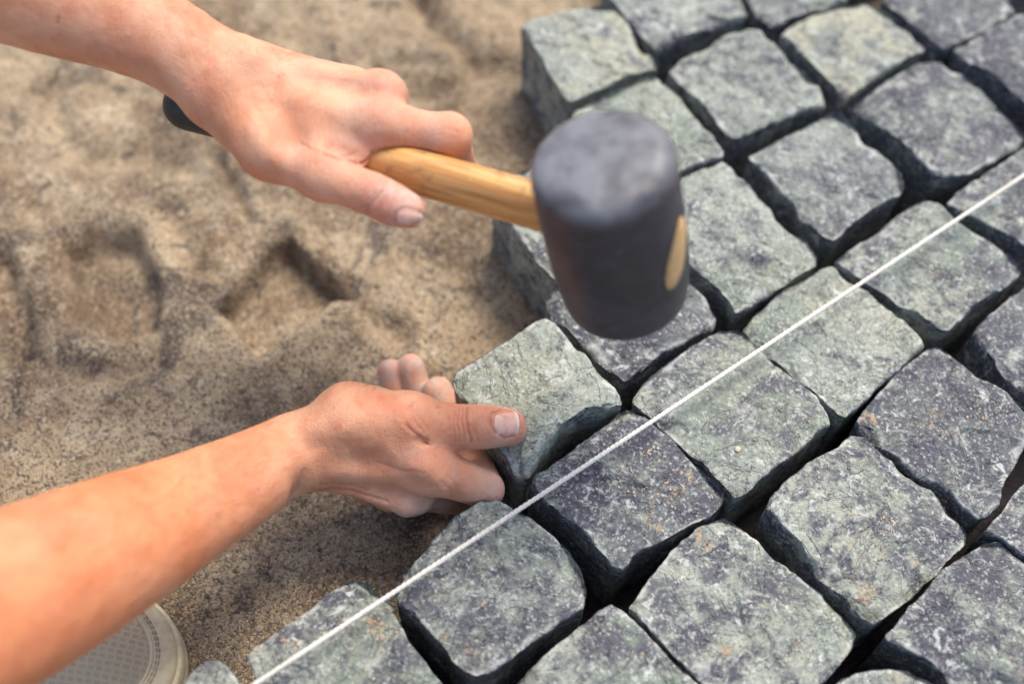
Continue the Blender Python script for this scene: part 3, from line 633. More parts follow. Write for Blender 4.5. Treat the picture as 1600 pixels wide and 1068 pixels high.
# handle: oval section lofted along x
def loft(xs, ry, rz, cy=0, cz=0, sides=28, cap=True):
    th = np.linspace(0, 2 * math.pi, sides, endpoint=False); n = len(xs)
    V = np.stack([np.repeat(xs, sides), (np.asarray(ry)[:, None] * np.cos(th)).ravel() + cy, (np.asarray(rz)[:, None] * np.sin(th)).ravel() + cz], 1)
    i = np.arange(n - 1)[:, None] * sides; j = np.arange(sides)[None]; j2 = (j + 1) % sides
    F = [tuple(f) for f in np.stack([i + j, i + j2, i + sides + j2, i + sides + j], -1).reshape(-1, 4).tolist()]
    if cap: F += [tuple(range(sides - 1, -1, -1)), tuple(range((n - 1) * sides, n * sides))]
    return V, F
cz = HL / 2
HLEN = 0.282
xs = np.linspace(-0.0330, HLEN - 0.072, 40); tt = xs / HLEN
V, F = loft(xs, 0.0108 + 0.0006 * np.sin(tt * 3), 0.0142 - 0.0028 * np.clip(tt * 1.6, 0, 1) ** 1.3, 0, cz)
mesh_obj('handle', V, F, M_WOOD, mallet)
V, F = loft(np.array([-0.0, -0.0006, -0.0012, -0.0014, -0.0014]), [0.0076, 0.0076, 0.0072, 0.0050, 0.0017], [0.0192, 0.0192, 0.0186, 0.0130, 0.0040], 0, cz)
V[:, 1] += math.copysign(1.0, hy @ (CAM - Hc)) * (0.0042 - 0.33 * (V[:, 2] - cz))
V[:, 0] -= np.sqrt(0.0346 ** 2 - V[:, 1] ** 2); F = [f[::-1] for f in F]
mesh_obj('handle_end', V, F, M_WOODEND, mallet)
xs = np.r_[np.linspace(HLEN - 0.074, HLEN - 0.012, 14), HLEN - 0.007, HLEN - 0.003, HLEN - 0.0008, HLEN]
g = np.r_[np.linspace(1.03, 1.22, 14), 1.16, 1.0, 0.75, 0.45]
V, F = loft(xs, 0.0112 * g, 0.0116 * g, 0, cz); mesh_obj('butt_cap', V, F, M_PAINT, mallet)

# ------------------------------------------------------------------ the person's two bare arms, grown as one smooth surface each
class Field:
    def __init__(self, pts, pad, vox, X, Yh):
        X = X / np.linalg.norm(X); Z = np.cross(X, Yh); Z /= np.linalg.norm(Z); Y = np.cross(Z, X)
        self.R = np.stack([X, Y, Z])                       # world -> local
        L = np.asarray(pts) @ self.R.T
        self.lo = L.min(0) - pad; self.n = np.ceil((L.max(0) + pad - self.lo) / vox).astype(int) + 1; self.v = vox
        self.F = np.full(self.n, 0.05, np.float32)
    def loc(self, p): return np.asarray(p) @ self.R.T
    def box(self, a, b, m):
        i0 = np.clip(np.floor((np.minimum(a, b) - m - self.lo) / self.v).astype(int), 0, self.n - 1)
        i1 = np.clip(np.ceil((np.maximum(a, b) + m - self.lo) / self.v).astype(int) + 1, 1, self.n)
        sl = tuple(slice(i0[k], max(i1[k], i0[k] + 1)) for k in range(3))
        ax = [self.lo[k] + self.v * np.arange(sl[k].start, sl[k].stop) for k in range(3)]
        G = np.stack(np.meshgrid(*ax, indexing='ij'), -1).astype(np.float32)
        return sl, G
    def new(self): return np.full(self.n, 0.05, np.float32)
    @staticmethod
    def smin(a, b, k):
        if k <= 0: return np.minimum(a, b)
        h = np.clip(k - np.abs(a - b), 0, None) / k
        return np.minimum(a, b) - h * h * k * 0.25
    def cone(self, T, a, b, ra, rb, k, wide=None, ratio=1.0):   # tapered limb piece; 'wide' = world direction stretched by ratio
        a, b = self.loc(a), self.loc(b); m = max(ra, rb) * max(ratio, 1) + k + 0.004
        sl, G = self.box(a, b, m)
        e = (b - a).astype(np.float32); t = np.clip(((G - a) @ e) / (e @ e), 0, 1)
        D = G - a - t[..., None] * e
        r = ra + (rb - ra) * t
        if wide is not None:
            w = self.loc(wide); w = w - e * (w @ e) / (e @ e); w = (w / np.linalg.norm(w)).astype(np.float32)
            dw = D @ w; D = D - dw[..., None] * w * (1 - 1 / ratio)
        d = np.linalg.norm(D, axis=-1) - r
        T[sl] = self.smin(T[sl], d.astype(np.float32), k)
    def chain(self, T, P, R, k, wide=None, ratio=1.0, sub=4):     # limb swept smoothly through several joints
        P = np.asarray(P); R = np.asarray(R, float); n = len(P)
        Pe = np.vstack([2 * P[0] - P[1], P, 2 * P[-1] - P[-2]]); Re = np.r_[R[0], R, R[-1]]
        pts, rs = [], []
        for i in range(n - 1):
            for t in np.arange(sub) / sub:
                h = np.array([-t + 2 * t * t - t ** 3, 2 - 5 * t * t + 3 * t ** 3, t + 4 * t * t - 3 * t ** 3, -t * t + t ** 3]) / 2
                pts.append(h @ Pe[i:i + 4]); rs.append(h @ Re[i:i + 4])
        pts.append(P[-1]); rs.append(R[-1])
        g = self.new()
        for a, b, ra, rb in zip(pts[:-1], pts[1:], rs[:-1], rs[1:]): self.cone(g, a, b, ra, rb, 0.0006, wide, ratio)
        T[...] = self.smin(T, g, k)
    def carve(self, T, a, b, r, k):                            # a smooth crease cut along a-b
        a, b = self.loc(a), self.loc(b); sl, G = self.box(a, b, r + k + 0.003)
        e = (b - a).astype(np.float32); t = np.clip(((G - a) @ e) / (e @ e), 0, 1)
        d = r - np.linalg.norm(G - a - t[..., None] * e, axis=-1)
        x = T[sl]; h = np.clip(k - np.abs(x - d), 0, None) / k
        T[sl] = np.maximum(x, d) + h * h * k * 0.25
    def mesh(self, T):                                         # surface nets
        T = T.copy(); s = T < 0; n = self.n
        cnt = sum(s[i:n[0] - 1 + i, j:n[1] - 1 + j, k:n[2] - 1 + k].astype(np.int8) for i in (0, 1) for j in (0, 1) for k in (0, 1))
        C = np.argwhere((cnt > 0) & (cnt < 8)); cid = np.full(cnt.shape, -1, np.int32); cid[tuple(C.T)] = np.arange(len(C))
        acc = np.zeros((len(C), 3)); num = np.zeros(len(C))
        cor = [(i, j, k) for i in (0, 1) for j in (0, 1) for k in (0, 1)]
        val = {c: T[C[:, 0] + c[0], C[:, 1] + c[1], C[:, 2] + c[2]] for c in cor}
        for c in cor:
            for ax in range(3):
                if c[ax]: continue
                d = list(c); d[ax] = 1; d = tuple(d); va, vb = val[c], val[d]; m = (va < 0) != (vb < 0)
                t = np.where(m, va / np.where(m, va - vb, 1), 0)
                p = np.array(c, float)[None] + t[:, None] * np.eye(3)[ax]
                acc += np.where(m[:, None], p, 0); num += m
        V = C + acc / num[:, None]
        Fs = []
        for ax in range(3):
            o1, o2 = (ax + 1) % 3, (ax + 2) % 3
            sa = [slice(0, n[q] - 1) for q in range(3)]; sa[ax] = slice(0, n[ax] - 1); sb_ = list(sa); sb_[ax] = slice(1, n[ax])
            A = s[tuple(sa)]; B = s[tuple(sb_)]; ch = A != B
            E_ = np.argwhere(ch); E_ = E_[(E_[:, o1] > 0) & (E_[:, o2] > 0)]
            def g(d1, d2):
                q = E_.copy(); q[:, o1] -= d1; q[:, o2] -= d2; return cid[q[:, 0], q[:, 1], q[:, 2]]
            q = np.stack([g(1, 1), g(0, 1), g(0, 0), g(1, 0)], 1); fl = A[tuple(E_.T)]
            q = np.where(fl[:, None], q, q[:, ::-1]); Fs.append(q[(q >= 0).all(1)])
        F = np.concatenate(Fs)
        V = self.lo + self.v * V
        return V @ self.R, F

def relax(V, F, it, lam=0.5):
    E_ = np.concatenate([F[:, [0, 1]], F[:, [1, 2]], F[:, [2, 3]], F[:, [3, 0]]]); n = len(V)
    deg = np.bincount(E_.ravel(), minlength=n).astype(float)
    for _ in range(it):
        S_ = np.zeros_like(V)
        for c in range(3):
            S_[:, c] = np.bincount(E_[:, 0], V[E_[:, 1], c], n) + np.bincount(E_[:, 1], V[E_[:, 0], c], n)
        V = V + lam * (S_ / deg[:, None] - V)
    return V
def vnormals(V, F):
    fn = np.cross(V[F[:, 2]] - V[F[:, 0]], V[F[:, 3]] - V[F[:, 1]]); N_ = np.zeros_like(V)
    for c in range(3):
        for q in range(4): N_[:, c] += np.bincount(F[:, q], fn[:, c], len(V))
    return N_ / (np.linalg.norm(N_, axis=1, keepdims=True) + 1e-12)
def segdist(V, a, b):
    e = b - a; t = np.clip(((V - a) @ e) / (e @ e), 0, 1); return np.linalg.norm(V - a - t[:, None] * e, axis=1)
def blob(V, p, r): return np.exp(-(np.linalg.norm(V - p, axis=1) / r) ** 2)

VOX = 0.0013
VIEW = -FW                                                     # towards the viewer
FORE = []                                                      # collected arm meshes

# ---- right arm: comes in from the lower left, steadies the stone
W = U(462, 708, 0.645); W2 = U(420, 728, 0.632); A1 = U(300, 792, 0.600); A2 = U(160, 862, 0.560); A3 = U(-30, 955, 0.512); EL = U(-290, 1075, 0.450)
thumb = [U(545, 650, 0.640), U(640, 656, 0.640), U(727, 666, 0.652), U(794, 667, 0.6665)]
mcpI, mcpM, mcpR, mcpP = U(664, 729, 0.643), U(643, 763, 0.662), U(612, 764, 0.682), U(580, 758, 0.698)
fing = {
    'index': ([mcpI, U(757, 764, 0.667), U(741, 708, 0.712), U(712, 660, 0.722)], (0.0138, 0.0112, 0.0090, 0.0080)),
    'middle': ([mcpM, U(735, 780, 0.698), U(722, 680, 0.726), U(684, 612, 0.728)], (0.0122, 0.0105, 0.0092, 0.0098)),
    'ring': ([mcpR, U(690, 765, 0.722), U(668, 660, 0.742), U(641, 574, 0.735)], (0.0115, 0.0098, 0.0088, 0.0090)),
    'pinky': ([mcpP, U(638, 745, 0.730), U(622, 655, 0.742), U(609, 580, 0.736)], (0.0105, 0.0088, 0.0080, 0.0082)),
}
allp = [W, A1, A2, A3, EL] + thumb + [p for f in fing.values() for p in f[0]]
fd = Field(allp, 0.055, VOX, W - A2, VIEW)
body = fd.new()
wide = np.cross(W - A1, VIEW)
fd.chain(body, [EL, A3, A2, A1, W2, W, U(520, 702, 0.655)], [0.037, 0.0372, 0.0325, 0.0262, 0.0212, 0.0206, 0.0205], 0.001, wide, 1.10)
# carpus, metacarpals, thumb base
K0 = U(520, 702, 0.655)
for m_, r0, r1 in ((mcpI, 0.0155, 0.0135), (mcpM, 0.0150, 0.0130), (mcpR, 0.0140, 0.0120), (mcpP, 0.0130, 0.0112)):
    fd.cone(body, K0 + 0.25 * (m_ - mcpM), m_, r0, r1, 0.010)
fd.cone(body, W + (thumb[0] - W) * 0.35, thumb[0], 0.0150, 0.0160, 0.012)
fd.cone(body, thumb[0], U(600, 690, 0.652), 0.0150, 0.0135, 0.012)
fd.cone(body, thumb[0], thumb[1], 0.0160, 0.0152, 0.009)
fd.cone(body, U(600, 668, 0.640), U(650, 700, 0.642), 0.0130, 0.0110, 0.012)
fd.cone(body, U(585, 640, 0.655), U(640, 690, 0.665), 0.0125, 0.011, 0.010)     # thenar flesh behind
# knuckle and tendons on the back of the hand
fd.cone(body, U(676, 742, 0.6375), U(690, 750, 0.640), 0.0080, 0.0070, 0.008)
fd.cone(body, U(520, 728, 0.6395), U(655, 745, 0.6345), 0.0032, 0.0040, 0.008)
fd.cone(body, U(520, 752, 0.650), U(632, 786, 0.654), 0.0035, 0.0062, 0.007)
fd.cone(body, U(640, 782, 0.655), U(655, 784, 0.657), 0.0072, 0.0060, 0.006)
fd.cone(body, U(490, 668, 0.628), U(620, 650, 0.6290), 0.0030, 0.0034, 0.010)
fing_f = fd.new()
th_f = fd.new()
fd.chain(th_f, [thumb[1], U(690, 664, 0.646), thumb[2], U(757, 666, 0.6585), thumb[3]], [0.0146, 0.0124, 0.0122, 0.0124, 0.0108], 0.001, wide, 1.03)
fd.cone(th_f, U(718, 666, 0.6455), U(730, 666, 0.6475), 0.0085, 0.0085, 0.006)
for nm, (J_, R_) in fing.items():
    g = fd.new()
    for q in range(3): fd.cone(g, J_[q], J_[q + 1], R_[q], R_[q + 1], 0.0025)
    fing_f = fd.smin(fing_f, g, 0.0012)
body = fd.smin(body, fing_f, 0.007)
body = fd.smin(body, th_f, 0.006)
# web crease between thumb and index, hollow between the tendons, folds at the little-finger side
fd.carve(body, U(652, 686, 0.6275), U(690, 702, 0.640), 0.0008, 0.004)
fd.carve(body, U(575, 740, 0.6270), U(650, 766, 0.6300), 0.0050, 0.012)
fd.carve(body, U(500, 772, 0.640), U(590, 772, 0.642), 0.0010, 0.0035)
fd.carve(body, U(478, 742, 0.6180), U(462, 775, 0.632), 0.0025, 0.010)
V, F = fd.mesh(body); V = relax(V, F, 4)
FORE.append(dict(V=V, F=F, thumb=thumb, knuck=[mcpI, mcpM, fing['index'][0][1]], tips=[fing[k][0][3] for k in ('middle', 'ring', 'pinky')] + [thumb[3]],
                 dustpts=[fing['index'][0][1], fing['index'][0][2], U(650, 795, 0.655), fing['middle'][0][3], fing['ring'][0][3], fing['pinky'][0][3]], elbow=EL, wrist=W))

# ---- left arm: comes in from the upper left, grips the handle
def on_handle(x):                                              # handle axis point seen at photo column x
    lo, hi = -0.05, 0.32
    for _ in range(40):
        m_ = (lo + hi) / 2; p = Hc + hx * m_ - CAM; X_ = 800 + FPX * (p @ RT) / (p @ FW)
        if X_ > x: lo = m_
        else: hi = m_
    return Hc + hx * lo
W = U(352, 132, 0.622); W2 = U(318, 104, 0.622); A1 = U(235, 52, 0.618); A2 = U(110, 0, 0.612); A3 = U(-70, -68, 0.600); EL = U(-330, -165, 0.575)
mI, mM, mR, mP = U(590, 197, 0.604), U(594, 153, 0.6155), U(556, 147, 0.640), U(518, 152, 0.662)
thumb = [U(425, 224, 0.607), U(503, 271, 0.594), U(586, 306, 0.584), U(638, 329, 0.579)]
hpx = on_handle
h1, h2, h3 = hpx(715), hpx(690), hpx(660)
fing = {
    'index': ([mI, U(700, 216, 0.6005), U(722, 268, 0.632), U(690, 286, 0.645)], (0.0130, 0.0115, 0.0090, 0.0080)),
    'middle': ([mM, U(636, 222, 0.662), U(652, 275, 0.668), U(640, 300, 0.645)], (0.0125, 0.0105, 0.0090, 0.0080)),
    'ring': ([mR, U(625, 205, 0.675), U(630, 275, 0.675), U(600, 285, 0.655)], (0.0118, 0.0098, 0.0088, 0.0078)),
    'pinky': ([mP, U(575, 205, 0.690), U(580, 262, 0.690), U(560, 270, 0.672)], (0.0105, 0.0088, 0.0080, 0.0072)),
}
allp = [W, A1, A2, A3, EL] + thumb + [p for f in fing.values() for p in f[0]]
fd = Field(allp, 0.055, VOX, W - A2, VIEW)
body = fd.new()
wide = np.cross(W - A1, VIEW)
fd.chain(body, [EL, A3, A2, A1, W2, W, U(408, 165, 0.624)], [0.036, 0.0335, 0.0280, 0.0230, 0.0212, 0.0214, 0.0195], 0.001, wide, 1.12)
K0 = U(408, 160, 0.624); K1 = U(395, 195, 0.620)
fd.cone(body, W, K0, 0.0200, 0.0190, 0.010, wide, 1.2)
fd.cone(body, U(415, 118, 0.630), U(540, 148, 0.634), 0.0165, 0.0135, 0.010)
for m_, c_, r0, r1 in ((mI, K0 + (K1 - K0) * 0.9, 0.0160, 0.0140), (mM, K0, 0.0160, 0.0130), (mR, U(405, 140, 0.635), 0.0150, 0.0125), (mP, U(400, 140, 0.648), 0.0140, 0.0115)):
    fd.cone(body, c_, m_, r0, r1, 0.010)
fd.cone(body, K1, thumb[0], 0.0170, 0.0165, 0.012)
fd.cone(body, thumb[0], thumb[1], 0.0165, 0.0138, 0.008)
fd.cone(body, thumb[0], mI + (K1 - mI) * 0.35, 0.0150, 0.0125, 0.014)           # web of the thumb
fd.cone(body, U(470, 225, 0.606), U(545, 232, 0.606), 0.0140, 0.0115, 0.012)
fd.cone(body, U(545, 238, 0.604), U(566, 243, 0.602), 0.0098, 0.0085, 0.005)    # pinched pad beside the handle
fd.cone(body, U(480, 110, 0.6155), U(590, 135, 0.6035), 0.0030, 0.0040, 0.010)  # tendons
fd.cone(body, U(440, 160, 0.6035), U(580, 188, 0.5935), 0.0030, 0.0040, 0.010)
fd.cone(body, U(378, 84, 0.6130), U(392, 94, 0.611), 0.0078, 0.0078, 0.008)     # wrist bone
fd.cone(body, U(596, 140, 0.6090), U(604, 146, 0.6085), 0.0095, 0.0095, 0.006)  # middle knuckle
fd.cone(body, U(596, 190, 0.5965), U(608, 195, 0.5965), 0.0085, 0.0080, 0.008)
fing_f = fd.new(); th_f = fd.new()
fd.chain(th_f, [thumb[1], U(545, 290, 0.5885), thumb[2], U(612, 319, 0.5815), thumb[3]], [0.0136, 0.0112, 0.0110, 0.0108, 0.0092], 0.001)
for nm, (J_, R_) in fing.items():
    g = fd.new()
    for q in range(3): fd.cone(g, J_[q], J_[q + 1], R_[q], R_[q + 1], 0.0035)
    fing_f = fd.smin(fing_f, g, 0.0012)
g = fd.new(); fd.cone(g, U(690, 210, 0.597), U(704, 208, 0.5985), 0.0094, 0.0098, 0.004); fing_f = fd.smin(fing_f, g, 0.005)
body = fd.smin(body, fing_f, 0.007)
body = fd.smin(body, th_f, 0.005)
# the handle presses its own seat into the grip
ha, hb_ = fd.loc(Hc + hx * 0.03), fd.loc(Hc + hx * 0.30); sl, G = fd.box(ha, hb_, 0.03)
e = (hb_ - ha).astype(np.float32); t = np.clip(((G - ha) @ e) / (e @ e), 0, 1); D = G - ha - t[..., None] * e
d = 0.0112 - np.linalg.norm(D, axis=-1); x = body[sl]; k = 0.003; h = np.clip(k - np.abs(x - d), 0, None) / k
body[sl] = np.maximum(x, d) + h * h * k * 0.25
fd.carve(body, U(515, 232, 0.588), U(556, 250, 0.590), 0.0016, 0.005)
fd.carve(body, U(415, 130, 0.597), U(455, 215, 0.586), 0.0045, 0.014)
V, F = fd.mesh(body); V = relax(V, F, 4)
FORE.append(dict(V=V, F=F, thumb=thumb, knuck=[mI, mM, fing['index'][0][1]], tips=[thumb[3]], dustpts=[U(640, 300, 0.575)], elbow=EL, wrist=W))

def skin_attrs(A):
    V, th = A['V'], A['thumb']
    red = 0.85 * blob(V, th[3], 0.019) + 0.55 * blob(V, th[2], 0.014) + 0.4 * blob(V, th[1], 0.022)
    for k in A['knuck']: red += 0.35 * blob(V, k, 0.015)
    for k in A['tips']: red += 0.35 * blob(V, k, 0.012)
    red += 0.35 * np.clip(fbm(V * 28, 81, 3), 0, 1)
    pale = np.clip(fbm(V * 22, 85, 3) * 1.4 - 0.1, 0, 1)
    hd = np.clip(((V - A['wrist']) @ (A['wrist'] - A['elbow'])) / 0.012, 0, 1)
    dust = sum(0.95 * blob(V, p, 0.017) for p in A['dustpts']) + 0.40 * hd * np.clip(fbm(V * 45, 88, 4, 0.6) * 2.2, 0, 1)
    # transverse folds over the thumb joint
    ax = th[3] - th[1]; ax = ax / np.linalg.norm(ax)
    s_ = (V - th[2]) @ ax; rad_ = segdist(V, th[1], th[3]); m_ = (rad_ < 0.02)
    wv = 0.0009 * fbm(V * 160, 87, 2)
    fold = np.zeros(len(V))
    for c_, w_, a_ in ((-0.0065, 0.0009, 0.5), (-0.0040, 0.0008, 0.7), (-0.0012, 0.0009, 1.0), (0.0020, 0.0008, 0.7), (0.0045, 0.0009, 0.5)):
        fold += a_ * np.exp(-((s_ - c_ + wv) / w_) ** 2) * m_
    return [np.clip(x, 0, 1) for x in (red, pale, dust, fold)]
def subdivide(V, F):
    E_ = np.concatenate([np.stack([F[:, k], F[:, (k + 1) % 4]], 1) for k in range(4)]); E_ = np.sort(E_, 1)
    key = E_[:, 0].astype(np.int64) * (len(V) + 1) + E_[:, 1]; uq, inv = np.unique(key, return_inverse=True)
    ea, eb = uq // (len(V) + 1), uq % (len(V) + 1); n, m_ = len(V), len(uq)
    V2 = np.concatenate([V, (V[ea] + V[eb]) / 2, V[F].mean(1)]); f = len(F)
    e = [inv[k * f:(k + 1) * f] + n for k in range(4)]; c = np.arange(f) + n + m_
    return V2, np.concatenate([np.stack([F[:, k], e[k], c, e[(k + 3) % 4]], 1) for k in range(4)])
def to_px(V):
    d = V - CAM; z = d @ FW; return np.stack([800 + FPX * (d @ RT) / z, 534 - FPX * (d @ UP) / z], 1)
CREASES = [  # lines read off the skin: (depth in mm, half width in photo pixels, points)
    [(0.9, 1.8, [(768, 645), (766, 662), (772, 676), (788, 684), (804, 681), (813, 668), (812, 650), (803, 641), (786, 638), (768, 645)]), (1.25, 2.0, [(731, 636), (729, 652), (732, 672), (737, 690)]), (0.7, 1.8, [(724, 638), (722, 660), (726, 689)]), (0.6, 1.8, [(717, 640), (715, 664), (718, 689)]),
     (0.5, 1.7, [(710, 642), (708, 665), (711, 688)]), (0.6, 1.7, [(741, 655), (742, 672), (746, 688)]), (0.45, 1.7, [(748, 652), (750, 668)]), (0.4, 1.7, [(702, 650), (701, 672)]),
     (0.9, 3.0, [(636, 664), (645, 674), (655, 681), (668, 687)]), (0.3, 2.2, [(645, 655), (655, 667), (662, 676)]), (0.25, 2.2, [(652, 648), (663, 662), (668, 672)]), (0.2, 2.0, [(628, 660), (640, 670)]),
     (0.9, 3.2, [(488, 768), (520, 764), (545, 765), (577, 774), (604, 783)]), (0.5, 3.0, [(500, 756), (540, 756), (575, 763)]), (0.5, 3.5, [(590, 722), (625, 733), (664, 738)]),
     (0.4, 3.0, [(690, 752), (703, 764), (706, 780)]), (0.3, 2.4, [(700, 744), (712, 757), (714, 772)]), (0.25, 2.2, [(680, 760), (690, 772), (690, 784)]), (0.25, 2.2, [(640, 775), (668, 776), (684, 772)]),
     (0.35, 4.0, [(476, 735), (466, 755), (455, 775)]), (0.2, 3.0, [(540, 690), (552, 720)]), (0.2, 3.0, [(560, 690), (575, 725)]), (0.15, 3.0, [(520, 690), (530, 725)])],
    [(0.8, 1.6, [(660, 349), (646, 355), (618, 347), (617, 334), (632, 324), (655, 329), (663, 338)]), (1.1, 2.2, [(596, 300), (585, 312), (576, 322), (571, 334)]), (0.6, 1.8, [(588, 300), (576, 313), (566, 328)]), (0.6, 1.8, [(605, 305), (597, 316), (590, 330)]), (0.2, 2.0, [(612, 308), (604, 322)]),
     (2.0, 3.0, [(505, 240), (522, 246), (540, 250), (556, 258)]), (0.5, 3.0, [(495, 236), (470, 226)]), (1.6, 2.6, [(583, 238), (578, 248), (565, 257)]), (0.4, 2.6, [(560, 236), (545, 244), (532, 246)]),
     (0.3, 2.4, [(636, 205), (630, 222), (634, 238)]), (0.15, 2.2, [(690, 200), (710, 204), (724, 206)]),
     (0.22, 5.0, [(455, 118), (500, 122), (545, 128)]), (0.2, 5.0, [(520, 128), (560, 134)])]]
SPOTS = [[(595, 622, 7, 0.0, 0.75), (684, 636, 3, 0.25, 0.5), (637, 670, 5, 0.0, 0.8), (680, 712, 1.6, 0.4, 0), (747, 660, 22, 0, 0.35)], [(92, 27, 2.6, 0.95, 0.0), (90, 34, 2.0, 0.8, 0.0), (108, 16, 14, 0.0, 0.5), (92, 55, 3, 0.2, 0.3), (700, 210, 18, 0, 0.3), (325, 82, 1.8, 0.4, 0)]]
VV, FF, AT, off = [], [], [], 0
for A, cr, sp in zip(FORE, CREASES, SPOTS):
    V, F = subdivide(A['V'], A['F']); V = relax(V, F, 2)
    N_ = vnormals(V, F); A['V'] = V
    at = skin_attrs(A)
    facing = np.clip(((CAM - V) / np.linalg.norm(CAM - V, axis=1, keepdims=True) * N_).sum(1) * 2.5, 0, 1)
    P2 = np.c_[to_px(V), np.zeros(len(V))]; dz_ = np.zeros(len(V)); fold = at[3] * 0.25
    wob2 = 1.6 * np.c_[fbm(V * 260, 95, 2), fbm(V * 260, 96, 2)]
    for dep, hw, pl in cr:
        d = np.full(len(V), 1e9); pl = [np.array((x, y, 0.0)) for x, y in pl]
        for a_, b_ in zip(pl[:-1], pl[1:]): d = np.minimum(d, segdist(P2 + np.c_[wob2, np.zeros(len(V))], a_, b_))
        g = np.exp(-(d / hw) ** 2) * facing
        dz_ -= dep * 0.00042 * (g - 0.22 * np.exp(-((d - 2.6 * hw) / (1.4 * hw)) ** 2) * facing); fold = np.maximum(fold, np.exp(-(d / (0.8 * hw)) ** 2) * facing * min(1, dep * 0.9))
    scab = np.zeros(len(V)); red = at[0]
    for x, y, r, s_, rd in sp:
        g = np.exp(-((P2[:, 0] - x) ** 2 + (P2[:, 1] - y) ** 2) / r ** 2) * facing
        scab = np.maximum(scab, g * s_); red = np.maximum(red, red + g * rd)
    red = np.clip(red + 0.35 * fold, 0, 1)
    V = V + N_ * (dz_ + 0.00026 * fbm(V * 150, 91, 3) + 0.0005 * fbm(V * 38, 92, 2))[:, None]
    VV.append(V); FF.append(F + off); off += len(V); ax_ = A['wrist'] - A['elbow']; s_ = (V - A['elbow']) @ ax_ / (ax_ @ ax_)
    tan = np.clip((1.05 - s_) / 0.4, 0, 1) * 0.85 + 0.15 if A is FORE[0] else np.full(len(V), 0.05)
    AT.append([red, at[1], at[2], np.clip(fold, 0, 1), scab, tan])
person = mesh_obj('person', np.concatenate(VV), np.concatenate(FF), M_SKIN)
tag(person, 'bare-armed person gripping the mallet and steadying the stone with the other hand', 'person')
for k, nm in enumerate(('red', 'pale', 'dust', 'fold', 'scab', 'tan')):
    a_ = person.data.attributes.new(nm, 'FLOAT', 'POINT'); a_.data.foreach_set('value', np.concatenate([x[k] for x in AT]).astype(np.float32))
pb = BVHTree.FromPolygons([tuple(v) for v in np.concatenate(VV).tolist()], [tuple(f) for f in np.concatenate(FF).tolist()])

def nail(p0, p1, pw, side, length_px):                          # p0 root, p1 free edge (photo points): laid on the skin
    (x0, y0), (x1, y1) = p0, p1
    nu, nv = 18, 15
    ex = np.array([x1 - x0, y1 - y0], float); L_ = np.linalg.norm(ex); ex /= L_; ey = np.array([-ex[1], ex[0]])
    V, rim = [], []
    for i in range(nu):
        for j in range(nv):
            u = i / (nu - 1); v = j / (nv - 1) * 2 - 1
            ww = pw * (1 - 0.16 * (1 - u) ** 3 - 0.10 * u ** 6); end = 0.10 * v * v
            q = np.array([x0, y0]) + ex * L_ * (u * (1 - end) + (0.14 * v * v * (1 - u))) + ey * v * ww
            d = ray(*q); d = d / np.linalg.norm(d)
            hit, nn, _, _ = pb.ray_cast(Vector(CAM), Vector(d))
            if hit is None: hit, nn, _, _ = pb.find_nearest(Vector(CAM + d * np.linalg.norm(np.array(V[-1] if V else U(x0, y0, 0.62)) - CAM)))
            hit = np.array(hit); nn = np.array(nn); e_ = max(abs(v) ** 4, (1 - u) ** 8 if u < 0.3 else 0)
            V.append(hit + nn * (0.00075 * (1 - e_) - 0.0002)); rim.append(max(0, (u - 0.90) * 10, (abs(v) - 0.92) * 9))
    V = np.array(V).reshape(nu, nv, 3)
    for _ in range(3):
        V[1:-1] = (V[:-2] + 2 * V[1:-1] + V[2:]) / 4; V[:, 1:-1] = (V[:, :-2] + 2 * V[:, 1:-1] + V[:, 2:]) / 4
    idx = np.arange(nu * nv).reshape(nu, nv)
    F = np.stack([idx[:-1, :-1].ravel(), idx[1:, :-1].ravel(), idx[1:, 1:].ravel(), idx[:-1, 1:].ravel()], 1)
    n0 = np.cross(V[1, 0] - V[0, 0], V[0, 1] - V[0, 0])
    if n0 @ (CAM - V[0, 0]) < 0: F = F[:, ::-1]
    o = mesh_obj('fingernail', V.reshape(-1, 3), F, M_NAIL, person)
    a_ = o.data.attributes.new('rim', 'FLOAT', 'POINT'); a_.data.foreach_set('value', np.clip(rim, 0, 1).astype(np.float32))
    s_ = o.modifiers.new('thickness', 'SOLIDIFY'); s_.thickness = 0.0005; s_.offset = -1
    return o
nail((768, 662), (811, 660), 21, 1, 40)['label'] = 'thumbnail of the hand steadying the stone'
nail((617, 337), (659, 344), 12.5, 1, 40)['label'] = 'thumbnail of the hand on the mallet handle'

